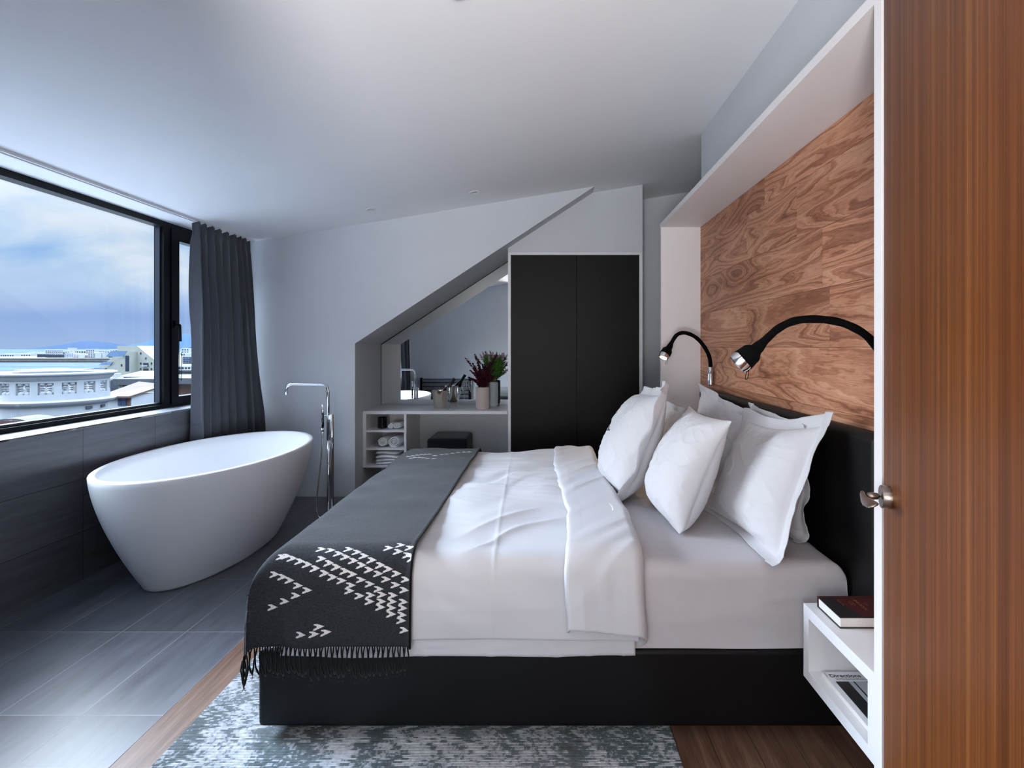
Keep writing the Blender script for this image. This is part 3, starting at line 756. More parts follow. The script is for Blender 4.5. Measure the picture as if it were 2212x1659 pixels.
def bend(s_axis, lo, hi, r):
    """flattened coordinate -> (position, drop, overhang) along one axis of a box with rounded edges"""
    p = np.clip(s_axis, lo + r, hi - r).astype(float); drop = np.zeros_like(p); ov = np.zeros_like(p)
    for sgn, e in ((-1, lo), (1, hi)):
        s = (s_axis - (e - sgn * r)) * sgn
        on = s > 0; an = np.clip(s / r, 0, PI / 2)
        rest = np.clip(s - r * PI / 2, 0, None)
        p = np.where(on, e - sgn * r + sgn * (r * np.sin(an) + .05 * rest), p)
        drop = np.where(on, r * (1 - np.cos(an)) + rest, drop); ov = np.where(on, s, ov)
    return p, drop, ov
def drape(a, b, x0, x1, y0, y1, zt, r, push=.0):
    x, dx, ox = bend(a, x0, x1, r); y, dy, oy = bend(b, y0, y1, r)
    z = zt - np.hypot(dx, dy)
    m = np.minimum(dx, dy) * push
    x = x - m * np.where(a < (x0 + x1) / 2, 1, -1); y = y - m * np.where(b < (y0 + y1) / 2, 1, -1)
    return x, y, z
def displace(X, Y, Z, h):
    """push the sheet along its own normals by h"""
    P = np.stack([X, Y, Z], -1); da = np.gradient(P, axis=0); db = np.gradient(P, axis=1)
    N = np.cross(da, db); N /= np.linalg.norm(N, axis=-1, keepdims=True) + 1e-9
    N = np.where(N[..., 2:3] < -.2, -N, N)
    P = P + N * h[..., None]; return P[..., 0], P[..., 1], P[..., 2]

# mattress in its fitted sheet
MX0, MX1, MY0, MY1, MZ = -.930, 1.037, 1.855, 3.655, .592
r = .05; ra = r * PI / 2
a = np.linspace(MX0 + r - ra - .235, MX1 - r + ra + .235, 200)[:, None]; b = np.linspace(MY0 + r - ra - .235, MY1 - r + ra + .235, 210)[None, :]
A2, B2 = np.broadcast_arrays(a, b)
X, Y, Z = drape(A2, B2, MX0, MX1, MY0, MY1, MZ, r)
h = .004 * vn(A2 * 3, B2 * 3, 11) + .0022 * ridge(A2 * 4 + B2 * 1.5, B2 * 14, 12) ** 3
side = np.clip((MZ - Z) / .06, 0, 1)
h = h + side * (.004 * vn(A2 * 2.5, B2 * 9, 14) + .0025 * ridge(A2 * 3 + Z * 7, Z * 16, 15) ** 4)
edge = np.exp(-((MZ - .055 - Z) / .05) ** 2)
h = h + edge * .0035 * ridge(A2 * 26 + B2 * 3, Z * 5, 16) ** 5
X, Y, Z = displace(X, Y, Z, h)
Z = np.maximum(Z, .3125)
mt = tag(grid_mesh('mattress', X, Y, Z, M['sheet']), 'thick mattress in a white fitted sheet on the black bed base', 'mattress')

# duvet
DX0, DYN, DYF, DZ = -.956, 1.806, 3.704, .640
def duvet_h(A2, B2, seed=0):
    h = .014 * vn(A2 * 2.0, B2 * 2.0, 21 + seed) + .006 * vn(A2 * 4.6, B2 * 4.6, 22 + seed)
    w = .25 * vn(A2 * 2.5, B2 * 2.5, 5)
    p = A2 * .80 + B2 * .60 + w; q = -A2 * .60 + B2 * .80 + w
    m1 = np.clip(.5 + 1.3 * vn(A2 * 1.9, B2 * 1.9, 24 + seed), 0, 1); m2 = np.clip(.4 + 1.4 * vn(A2 * 2.3, B2 * 2.3, 27 + seed), 0, 1)
    h = h + .007 * vn(p * 1.5, q * 9, 23 + seed) * m1 + .008 * ridge(p * 1.0, q * 4.6, 28 + seed) ** 3 * m2
    p2 = A2 * .95 - B2 * .30 + w; q2 = A2 * .30 + B2 * .95
    h = h + .006 * vn(p2 * 1.7, q2 * 11, 25 + seed) * m2 + .0026 * vn(p2 * 5, q2 * 26, 26 + seed) * m1
    return h
r = .085; ra = r * PI / 2
bn = DYN + r - ra - (DZ - r - .362); bf = DYF - r + ra + (DZ - r - .40)
a = np.linspace(DX0 + r - ra - .03, .31, 230)[:, None]; b = np.linspace(bn, bf, 300)[None, :]
A2, B2 = np.broadcast_arrays(a, b)
X, Y, Z = drape(A2, B2, DX0, 2.0, DYN, DYF, DZ, r, 0.)
h = duvet_h(A2, B2)
h = h * 1.5 + .0022 * np.exp(-((A2 + .20 + .03 * (B2 - 2.6)) / .006) ** 2)           # ironed crease
h = h + .002 * np.exp(-((B2 - bn - .10) / .006) ** 2) * (A2 > -.9)
fold = np.clip((B2 - bn) / .05, 0, 1)
tuck = np.exp(-((A2 + .44) / .10) ** 2)                                        # gathers by the throw
h = h * (1 - .6 * tuck) + tuck * .007 * ridge(B2 * 5.5 + A2 * 2, A2 * 4, 31) ** 3
h = h * (1 - .92 * np.clip((-.44 - A2) / .05, 0, 1))
h = h * (.35 + .65 * fold) + .006 * np.sin(A2 * 6) * (1 - fold) * (A2 > -.5)
X, Y, Z = displace(X, Y, Z, h)
duv = grid_mesh('duvet', X, Y, Z, M['linen']); solid(duv, .030)
tag(duv, 'rumpled white duvet with its head end turned back, spread across the bed', 'duvet')
# lower layer of the cover that shows under the near hem
a = np.linspace(-.9, .30, 120)[:, None]; b = np.linspace(bn - .022, bn + .25, 30)[None, :]
A2, B2 = np.broadcast_arrays(a, b)
X, Y, Z = drape(A2, B2, DX0 + .02, 2.0, DYN + .022, DYF, DZ - .022, r)
X, Y, Z = displace(X, Y, Z, .006 * vn(A2 * 5, B2 * 6, 41) + .004 * ridge(A2 * 9 + B2 * 4, B2 * 20, 42) ** 4)
Z = Z + .006 * vn(A2 * 3.1, B2 * 0, 44) * np.clip(1 - (B2 - bn) / .1, 0, 1)
solid(grid_mesh('under_layer', X, Y, Z, M['linen'], duv), .012)
# turned-back end
prof = [(.064, .012), (.0655, .020), (.070, .027), (.080, .031), (.10, .033)] + [(.10 + .19 * t, .034) for t in np.linspace(.08, 1, 16)] + [(.29 + .040 * math.sin(t), .034 - .046 * (1 - math.cos(t))) for t in np.linspace(.2, PI * .9, 12)]
dn = np.array([p[0] for p in prof]); kk = np.array([p[1] for p in prof])
# refine along the profile
tt = np.linspace(0, len(prof) - 1, 90); dn = np.interp(tt, np.arange(len(prof)), dn); kk = np.interp(tt, np.arange(len(prof)), kk)
bb = np.linspace(bn - .015, bf, 300)
Xf, Yf, Zf = [np.zeros((len(dn), len(bb))) for _ in range(3)]
for i, (ax, k) in enumerate(zip(dn, kk)):
    low = .018 * np.clip((ax - .06) / .25, 0, 1)
    bq = bb - np.clip((bn + .3 - bb) / .3, 0, 1) * low
    bq = bq + np.clip((bn + .3 - bb) / .3, 0, 1) * (.034 - min(k, .034)) * 1.0
    y, dy, _ = bend(bq, DYN - k, DYF + k, r)
    Yf[i] = y; Zf[i] = DZ + k - dy
    side = np.clip((DZ - Zf[i]) / .28, 0, 1)
    wav = .012 * np.sin(bb * 3.1 + 1) + .010 * vn(bb * 4.5, bb * 0, 51) + .006 * vn(bb * 12, bb * 0, 52)
    Xf[i] = ax + wav * (1 - .2 * (ax > .25)) + side * .012
A2, B2 = np.broadcast_arrays(dn[:, None], bb[None, :])
pf = A2 * .62 + B2 * .78; qf = A2 * .78 - B2 * .62; mf = np.clip(.45 + 1.3 * vn(A2 * 4, B2 * 2, 66), 0, 1)
h = .008 * vn(A2 * 5, B2 * 3.0, 61) + .009 * ridge(pf * 1.6, qf * 7, 62) ** 3 * mf + .005 * vn(pf * 2.4, qf * 20, 63) * (1 - .6 * mf)
sidew = np.clip((DZ - Zf) / .1, 0, 1)
h = h + sidew * (.014 * ridge(A2 * 9 + B2 * .8, B2 * 1.0, 64) ** 3 + .006 * vn(A2 * 26, B2 * 2.2, 67))
h = h * np.clip((np.arange(len(dn))[:, None] - 6) / 10, 0, 1) * np.clip((78 - np.arange(len(dn))[:, None]) / 14, 0, 1)
ang_n = np.clip((DYN + r - bb) / r, 0, PI / 2); ang_f = np.clip((bb - DYF + r) / r, 0, PI / 2)
Yf = Yf + h * (np.sin(ang_f) - np.sin(ang_n))[None, :]; Zf = Zf + h * (np.cos(ang_n) * np.cos(ang_f))[None, :]
fl = grid_mesh('turned_back_end', Xf, Yf, Zf, M['linen'], duv); solid(fl, .008)

# wool throw over the foot of the bed
TX0, TYN, TYF, TZT, TR = -.976, 1.786, 3.724, .660, .10
tra = TR * PI / 2
ta0 = TX0 + TR - tra - .075; ta1 = -.452
tb0 = TYN + TR - tra - (TZT - TR - .352); tb1 = TYF - TR + tra + .01
NA, NB = 290, 1120
def throw_xyz(A2, B2):
    X, Y, Z = drape(A2, B2, TX0, 3.0, TYN, TYF, TZT, TR, .06)
    return X, Y, Z
a = np.linspace(ta0, ta1, NA + 1)[:, None]; b = np.linspace(tb0, tb1, NB + 1)[None, :]
A2, B2 = np.broadcast_arrays(a, b)
X, Y, Z = throw_xyz(A2, B2)
dropn = np.clip((TZT - Z - .05) / .25, 0, 1)
def throw_h(A2, B2, dropn):
    h = .006 * vn(A2 * 3.2, B2 * 3.2, 71) + .003 * vn(A2 * 8, B2 * 8, 72)
    h = h + dropn * (.018 * vn(A2 * 7.5, B2 * 1.2, 73) + .007 * np.sin(A2 * 24 + 1.0))
    h = np.maximum(h, -.006) + .004 * dropn
    h = h + .006 * np.exp(-((A2 - ta1) / .01) ** 2)
    return h
X, Y, Z = displace(X, Y, Z, throw_h(A2, B2, dropn))
hem = np.stack([X[:, 0], Y[:, 0], Z[:, 0]], -1); hem_far = np.stack([X[:, -1], Y[:, -1], Z[:, -1]], -1)
def motif(x, y):
    """arrowhead motif on the unit square, tip to the right, notch to the left"""
    top = 0. if x < .42 else .48 * ((x - .42) / .58) ** 1.25
    bot = 1. if x < .22 else 1 - .52 * (x - .22) / .78
    left = .13 if y < .32 else (.36 if y < .62 else .22 - .5 * (y - .62))
    if .2 < y < .32 or .62 < y < .72: left = max(left, .24)
    return left <= x and top <= y <= bot
mi = np.zeros((NA, NB), int)
GLYPHS = [(-0.771,1.84),(-0.736,1.833),(-0.705,1.819),(-0.677,1.807),(-0.648,1.795),(-0.62,1.781),(-0.592,1.766),(-0.561,1.753),(-0.533,1.736),(-0.501,1.718),(-0.472,1.701),(-0.676,1.837),(-0.644,1.824),(-0.616,1.81),(-0.588,1.797),(-0.556,1.781),(-0.528,1.768),(-0.498,1.753),(-0.468,1.736),(-0.896,1.809),(-0.88,1.81),(-0.857,1.803),(-0.827,1.792),(-0.799,1.783),(-0.771,1.771),(-0.736,1.756),(-0.709,1.744),(-0.681,1.731),(-0.651,1.716),(-0.656,1.698),(-0.758,1.801),(-0.727,1.787),(-0.7,1.775),(-0.672,1.763),(-0.646,1.751),(-0.616,1.734),(-0.588,1.719),(-0.557,1.704),(-0.621,1.681),(-0.585,1.683),(-0.547,1.684),(-0.51,1.683),(-0.587,1.663),(-0.549,1.663),(-0.513,1.662),(-0.475,1.662),(-0.551,1.644),(-0.514,1.642),(-0.477,1.642),(-0.516,1.622),(-0.478,1.621),(-0.482,1.601),(-0.927,1.757),(-0.903,1.751),(-0.878,1.744),(-0.852,1.733),(-0.822,1.718),(-0.791,1.703),(-0.829,1.684),(-0.868,1.665),(-0.909,1.644),(-0.942,1.618),(-0.96,1.591),(-0.751,1.585),(-0.806,1.562),(-0.764,1.563),(-0.727,1.566),(-0.539,1.839),(-0.501,1.851),(-0.468,1.839),(-0.503,1.824),(-0.47,1.812),(-0.452,1.8),(-0.47,1.571),(-0.774,3.727),(-0.743,3.434),(-0.766,3.422),(-0.787,3.402),(-0.809,3.382),(-0.832,3.356),(-0.852,3.332),(-0.806,3.309),(-0.825,3.287),(-0.985,3.761),(-0.778,3.311),(-0.75,3.3),(-0.72,3.281),(-0.682,3.27),(-0.699,3.382),(-0.659,3.409),(-0.633,3.435),(-0.602,3.462),(-0.569,3.49),(-0.534,3.509),(-0.501,3.52)]
ca = (ta1 - ta0) / NA; cb = (tb1 - tb0) / NB
for ga, gb in GLYPHS:
    if ga < -.91 and gb < 3: continue
    i0 = int(round((ga - ta0) / ca)) - 6; j0 = int(round((gb - tb0) / cb)) + 3
    W_, H_ = .037, .0205
    ni, nj = int(round(W_ / ca)), int(round(H_ / cb))
    i0 = int(round((ga - W_ / 2 - ta0) / ca)); j0 = int(round((gb + H_ / 2 - tb0) / cb))
    for q in range(nj):
        for p_ in range(ni):
            if motif((p_ + .5) / ni, (q + .5) / nj):
                ii, jj = i0 + p_, j0 - q
                if 0 <= ii < NA and 0 <= jj < NB: mi[ii, jj] = 1
thr = grid_mesh('throw_blanket', X, Y, Z, [M['wool'], M['wool_white']], mi=mi.ravel()); solid(thr, .006)
tag(thr, 'charcoal wool throw with white arrowhead motifs draped over the foot of the duvet', 'blanket')
def fringe(hem, seed, length, outward):
    rg = random.Random(seed); parts = []
    d = np.cumsum(np.r_[0, np.linalg.norm(np.diff(hem, axis=0), axis=1)]); n = int(d[-1] / .0168)
    for k in range(n):
        s = (k + .5) / n * d[-1]; p = Vector([np.interp(s, d, hem[:, q]) for q in range(3)])
        L = length * rg.uniform(.82, 1.12)
        for c in (0, 2):
            off = (c - 1) * .0042
            pts = []
            for i in range(7):
                t = i / 6; sp = .0055 * math.sin(t * PI) * (c - 1) + off * (1 - t) + rg.uniform(-.0012, .0012)
                sw = .006 * math.sin(3 * t + k) * t
                pts.append((p.x + sp + sw, p.y + outward * (.004 + .004 * math.sin(t * PI)) + rg.uniform(-.001, .001), p.z + .004 - L * t))
            parts.append(tube_vf(pts, [.0022, .0026, .0024, .0026, .0026, .0036, .0012], 5))
        for c in range(4):
            q = Vector(pts[-1]); parts.append(tube_vf([q, q + Vector((rg.uniform(-.006, .006), rg.uniform(-.003, .001), -rg.uniform(.004, .014)))], .0008, 4))
    return merge(parts)
mesh('fringe', *fringe(hem, 3, .098, -1), M['fringe'], thr, True)
mesh('fringe', *fringe(hem_far, 4, .085, 1), M['fringe'], thr, True)
# dark bound edge of the throw
E = [(X[-1, j] + .003, Y[-1, j] - (.001 if Y[-1, j] < 1.9 else 0), Z[-1, j] - .004) for j in range(0, NB + 1, 5)]
mesh('bound_edge', *tube_vf(E, .0048, 8), M['fringe'], thr, True)

# ------------------------------------------------------------------ pillows
def pillow(name, C, Wd, Ud, w, h, T, label, seed, flange=.0, group='white bed pillows', pinch=.05, sag=.25, pv=None, corner=.02, wave=1., curl=0.):
    C, Wd, Ud = Vector(C), Vector(Wd).normalized(), Vector(Ud)
    Ud = (Ud - Wd * Ud.dot(Wd)).normalized(); Nf = Wd.cross(Ud).normalized()
    if Nf.x > 0: Nf = -Nf
    n = 110
    fr = flange / (w / 2); fr2 = flange / (h / 2)
    g = np.linspace(-1 - fr, 1 + fr, n); g2 = np.linspace(-1 - fr2, 1 + fr2, n)
    U, Vv = np.meshgrid(g, g2, indexing='ij')
    rs = np.random.RandomState(seed); cr = rs.uniform(-1, 1, 4) * corner
    def surf(U, Vv, side):
        uc, vc = np.clip(U, -1, 1), np.clip(Vv, -1, 1)
        body = np.clip((1 - np.abs(uc) ** 2.6), 0, 1) ** .62 * np.clip((1 - np.abs(vc) ** 2.6), 0, 1) ** .62
        th = T / 2 * body * (1 - sag * vc * .8)
        if side < 0: th = th * .85
        px = U * w / 2 * (1 - pinch * (1 - np.abs(vc) ** 2) * np.abs(uc) ** 4)
        py = Vv * h / 2 * (1 - (pv if pv is not None else pinch) * (1 - np.abs(uc) ** 2) * np.abs(vc) ** 4)
        inner = np.clip(body * 1.8, 0, 1)
        # wrinkles: pulls running in from the edges, soft creases over the belly
        e = np.clip(1 - body, 0, 1) ** 1.5
        wr = .006 * (ridge(Vv * 5 + .6 * vn(U * 3, Vv * 3, seed), U * 1.6, seed + 1) ** 3 - .4) * np.clip(np.abs(uc) * 1.3 - .3, 0, 1)
        wr = wr + .005 * (ridge(U * 5 + .6 * vn(U * 3, Vv * 3, seed + 5), Vv * 1.6, seed + 2) ** 3 - .4) * np.clip(np.abs(vc) * 1.3 - .3, 0, 1)
        wr = wr + .012 * vn(U * 1.4, Vv * 1.4, seed + 3) + .006 * ridge(U * 2.2 + Vv * 2.4, Vv * 3 - U * 2.6, seed + 4) ** 5
        wr = wr + .0025 * ridge(U * 6 + Vv * 5, Vv * 7 - U * 4, seed + 6) ** 5
        z = side * th + wr * inner * (1 if side > 0 else .5)
        out = np.maximum(np.abs(U) - 1, 0) / max(fr, 1e-6) + np.maximum(np.abs(Vv) - 1, 0) / max(fr2, 1e-6)
        if flange > 0:
            z = z + wave * np.clip(out, 0, 1) * (.010 * np.sin(Vv * 8 + seed) * (np.abs(U) > 1) + .009 * np.sin(U * 7 + seed * 2) * (np.abs(Vv) > 1) + .006 * vn(U * 7, Vv * 7, seed + 9))
            z = z + curl * np.clip(out, 0, 1) ** 1.2 * (np.abs(U) > 1) * (U < 0)
            z = z + side * .0012
        # corners flop a little, the bottom edge folds forward on the mattress
        for q, (su, sv) in enumerate(((-1, -1), (1, -1), (1, 1), (-1, 1))):
            z = z + cr[q] * np.clip(su * U - .55, 0, 1) * np.clip(sv * Vv - .55, 0, 1) * 5
        # slump: the top leans, the lower part bellies out
        z = z + .018 * (1 - Vv ** 2) * 0
        P = np.array(C)[None, None, :] + px[..., None] * np.array(Wd) + py[..., None] * np.array(Ud) + z[..., None] * np.array(Nf)
        # bottom rests on the mattress
        flo = MZ + .004
        zz = P[..., 2]; low = np.clip(flo + .03 - zz, 0, None)
        P[..., 2] = np.where(zz < flo + .03, flo + .03 * np.exp(-low / .03), zz)
        P[..., :] += (np.array(Nf) * np.array([1, 1, 0]))[None, None, :] * (low * .45)[..., None]
        return P
    Fm, Bm = surf(U, Vv, 1), surf(U, Vv, -1)
    V = np.concatenate([Fm.reshape(-1, 3), Bm.reshape(-1, 3)])
    I = np.arange(n * n).reshape(n, n); J = I + n * n
    Fq = np.stack([I[:-1, :-1], I[1:, :-1], I[1:, 1:], I[:-1, 1:]], -1).reshape(-1, 4).tolist()
    Fq += np.stack([J[:-1, :-1], J[:-1, 1:], J[1:, 1:], J[1:, :-1]], -1).reshape(-1, 4).tolist()
    rim = [(i, 0) for i in range(n)] + [(n - 1, j) for j in range(1, n)] + [(i, n - 1) for i in range(n - 2, -1, -1)] + [(0, j) for j in range(n - 2, 0, -1)]
    for k in range(len(rim)):
        p, q = rim[k], rim[(k + 1) % len(rim)]
        Fq.append((int(I[p]), int(J[p]), int(J[q]), int(I[q])))
    o = mesh(name, V.tolist(), Fq, M['linen'], None, True)
    tag(o, label, 'pillow', group); return o, surf, Nf
pillow('pillow', (.995, 2.37, .800), (0.0, 1, .03), (.075, 0, 1), .60, .44, .09, 'white pillow squeezed between the headboard and the big near pillow', 11, .035, corner=.03)
pillow('pillow', (.968, 3.10, .800), (.02, 1, .11), (.13, 0, 1), .70, .46, .13, 'white pillow leaning on the far end of the headboard, touching the wood wall corner', 23, .04, corner=.04)
pillow('pillow', (.705, 3.02, .790), (-.06, 1, 0), (.22, .0, 1), .44, .40, .12, 'shaded white pillow half hidden behind the monogrammed pillow', 31, .03, corner=.03)
pillow('pillow', (.885, 2.235, .798), (-.02, 1, -.10), (.40, -.10, 1), .66, .49, .20, 'large white flanged pillow closest to the camera, leaning on the headboard', 47, .055, corner=.015, pinch=.03, pv=.13, wave=.3, curl=.012)
p1, surf1, N1 = pillow('pillow', (.455, 2.83, .845), (-.10, 1, -.06), (.42, .06, 1), .56, .54, .25, 'plump white flanged pillow with a small dark monogram, farthest from the headboard', 52, .05, corner=.03, curl=.045)
pillow('pillow', (.615, 2.375, .822), (-.05, 1, .0), (.42, .03, 1), .50, .50, .24, 'small plain white pillow without a flange in the middle of the front row', 68, .0, pinch=.07, corner=.015)
def stroke(pts):
    P = [surf1(np.array([[u]]), np.array([[v]]), 1)[0, 0] for u, v in pts]
    return tube_vf(spline([Vector(p) + N1 * .0012 for p in P], 5), .0009, 5)
mu, mv = .24, .05
V, Fc = merge([stroke([(mu + .10, mv - .05), (mu + .07, mv + .06), (mu + .06, mv - .05)]), stroke([(mu + .05, mv - .05), (mu + .02, mv + .05), (mu + .015, mv - .04)]), stroke([(mu + .01, mv - .05), (mu - .02, mv + .01), (mu - .03, mv - .04), (mu - .06, mv - .005), (mu - .09, mv - .035), (mu - .12, mv - .01)])])
mesh('monogram', V, Fc, M['thread'], p1, True, 'small dark handwritten-style monogram')

# ================================================================== BED WALL: white box surround, plank panel, bedside shelf
su = empty('bed_surround', (.98, 2.63, 0), 'deep white box surround framing the wood-planked wall behind the bed', 'wall surround')
FXs = .83
box('top_panel', FXs, 1.130, 1.333, 3.93, 2.208, 2.240, M['whiteframe'], su, .0008)
box('side_panel', FXs, 1.130, 1.333, 1.365, 0, 2.208, M['whiteframe'], su, .0008)
box('side_panel', FXs, 1.130, 3.896, 3.93, 0, 2.208, M['whiteframe'], su, .0008)
rows = [(.0, .36, (2.0, 3.1)), (.36, .605, (2.4,)), (.605, .85, (1.9, 3.2)), (.85, 1.095, (2.59,)), (1.095, 1.34, (3.53,)), (1.34, 1.579, (2.12, 3.0)), (1.579, 1.825, (2.176,)), (1.825, 2.07, (2.40, 2.999)), (2.07, 2.208, (2.75,))]
me = bpy.data.meshes.new('wood_panel'); Vp, Fp, pid = [], [], []
rg = random.Random(12)
for z0, z1_, js in rows:
    ys = [1.365] + sorted(js) + [3.896]
    for y0, y1 in zip(ys, ys[1:]):
        v = rg.random(); g = .0007
        o = len(Vp); Vp += boxv(1.115, 1.129, y0 + g, y1 - g, z0 + g, z1_ - g); Fp += [tuple(i + o for i in q) for q in BOXF]; pid += [v] * 8
box('backing_board', 1.1285, 1.1308, 1.366, 3.895, .001, 2.207, M['stem_red'], su)
pan = mesh('wood_panel', Vp, Fp, M['plank'], su)
at_ = pan.data.attributes.new('plank', 'FLOAT', 'POINT'); at_.data.foreach_set('value', pid)

ns = empty('bedside_shelf', (.97, 1.555, .278), 'white box-shaped wall-hung bedside table open at the front', 'bedside table')
nx0, nx1, ny0, ny1 = .832, 1.114, 1.3655, 1.744
box('top_panel', nx0, nx1, ny0, ny1, .478, .513, M['white'], ns, .001)
box('bottom_panel', nx0, nx1, ny0, ny1, .278, .311, M['white'], ns, .001)
box('side_panel', nx0 + .0005, nx1, ny1 - .034, ny1 - .0005, .311, .478, M['white'], ns)
box('side_panel', nx0 + .0005, nx1, ny0 + .0005, ny0 + .030, .311, .478, M['white'], ns)
box('back_panel', nx1 - .012, nx1 - .001, ny0 + .03, ny1 - .034, .311, .478, M['white'], ns)
# book on top
bk = empty('book', (.99, 1.648, .513), 'thick black and maroon hardback lying on top of the white bedside table', 'book')
X0, X1, Y0, Y1, Z0 = .866, 1.060, 1.586, 1.714, .5135
box('cover_board', X0 - .003, X1 + .003, Y0 - .003, Y1, Z0, Z0 + .003, M['bookblack'], bk)
box('cover_board', X0 - .003, X1 + .003, Y0 - .003, Y1, Z0 + .0305, Z0 + .0335, M['bookblack'], bk)
box('page_block', X0, X1, Y0, Y1 - .002, Z0 + .003, Z0 + .0305, M['page'], bk)
box('spine', X0 - .003, X1 + .003, Y1, Y1 + .004, Z0, Z0 + .0335, M['bookred'], bk, .0012)
box('spine_band', X0 - .0032, X1 + .003, Y1 - .010, Y1 + .0005, Z0 + .0334, Z0 + .0338, M['bookred'], bk)
mesh('cover_panel', [(.905, Y1 - .012, Z0 + .0337), (1.062, Y1 - .012, Z0 + .0337), (1.062, Y0 - .002, Z0 + .0337), (.935, Y0 - .002, Z0 + .0337)], [(0, 1, 2, 3)], M['bookred'], bk)
def text(name, body, size, loc, rot, material, parent, align='LEFT', ext=.0001, bold=0.):
    cu = bpy.data.curves.new(name, 'FONT'); cu.body = body; cu.size = size; cu.align_x = align; cu.extrude = ext; cu.offset = bold
    tmp = bpy.data.objects.new('t', cu); COL.objects.link(tmp); bpy.context.view_layer.update()
    me = bpy.data.meshes.new_from_object(tmp.evaluated_get(bpy.context.evaluated_depsgraph_get())); bpy.data.objects.remove(tmp); bpy.data.curves.remove(cu)
    me.materials.clear(); me.materials.append(material)
    o = bpy.data.objects.new(name, me); COL.objects.link(o); o.location = loc; o.rotation_euler = rot
    o.parent = parent; o.matrix_parent_inverse = Matrix.Translation(-Vector(parent.location)); return o
text('title_lettering', 'BAR BOOK', .0135, (.962, 1.690, Z0 + .034), (0, 0, -PI / 2), M['gold'], bk)
text('small_lettering', 'The Classic', .0045, (.985, 1.672, Z0 + .034), (0, 0, -PI / 2), M['gold'], bk)
text('small_lettering', 'A Collection', .0052, (.948, 1.682, Z0 + .034), (0, 0, -PI / 2), M['gold'], bk)
text('small_lettering', 'of cocktails', .0052, (.940, 1.680, Z0 + .034), (0, 0, -PI / 2), M['gold'], bk)
text('small_lettering', 'recipes and stories', .0050, (.912, 1.690, Z0 + .034), (0, 0, -PI / 2), M['gold'], bk)
# magazine inside
mg = empty('magazine', (.966, 1.54, .3115), 'white magazine titled Directions lying inside the bedside table', 'magazine')
gx0, gx1, gy0, gy1, gz = .861, 1.071, 1.400, 1.682, .3115
box('page_block', gx0, gx1, gy0, gy1, gz, gz + .0135, M['page'], mg)
box('cover', gx0 - .001, gx1, gy0 - .001, gy1 + .001, gz + .0135, gz + .0145, M['paper'], mg)
tz = gz + .0147
M['picgrey'] = mat('printed_grey', (176, 180, 184), .5, noise=(15, .1)); M['picgreen'] = mat('printed_teal', (74, 140, 140), .5, noise=(200, .4)); M['picbrown'] = mat('printed_brown', (104, 56, 34), .5, noise=(200, .4))
def patch(name, x0, x1, y0, y1, m, dz=0.): return mesh(name, [(x0, y0, tz + dz), (x1, y0, tz + dz), (x1, y1, tz + dz), (x0, y1, tz + dz)], [(0, 1, 2, 3)], m, mg)
patch('cover_picture', .877, 1.064, 1.412, 1.634, M['picgrey'])
patch('dark_band', .877, .916, 1.412, 1.634, M['ink'], .0002)
patch('dark_band', .930, .935, 1.52, 1.634, M['ink'], .0002)
patch('dark_band', .970, 1.01, 1.412, 1.634, M['ink'], .0002)
patch('cover_detail', .925, .955, 1.520, 1.535, M['picgreen'], .0003)
patch('cover_detail', .935, .970, 1.455, 1.500, M['picbrown'], .0003)
text('title_lettering', 'Directions', .0225, (.8735, 1.655, tz), (0, 0, 0), M['ink'], mg, bold=.0004)
for k, s in enumerate(('The magazine for travel and design, winter', 'Issue 7 hotels places people and stories of the north')): text('small_lettering', s, .0052, (.885, 1.648 - k * .006, tz), (0, 0, 0), M['ink'], mg)
text('small_lettering', 'Issue seven', .0045, (.8645, 1.678, tz), (0, 0, -PI / 2), M['ink'], mg)

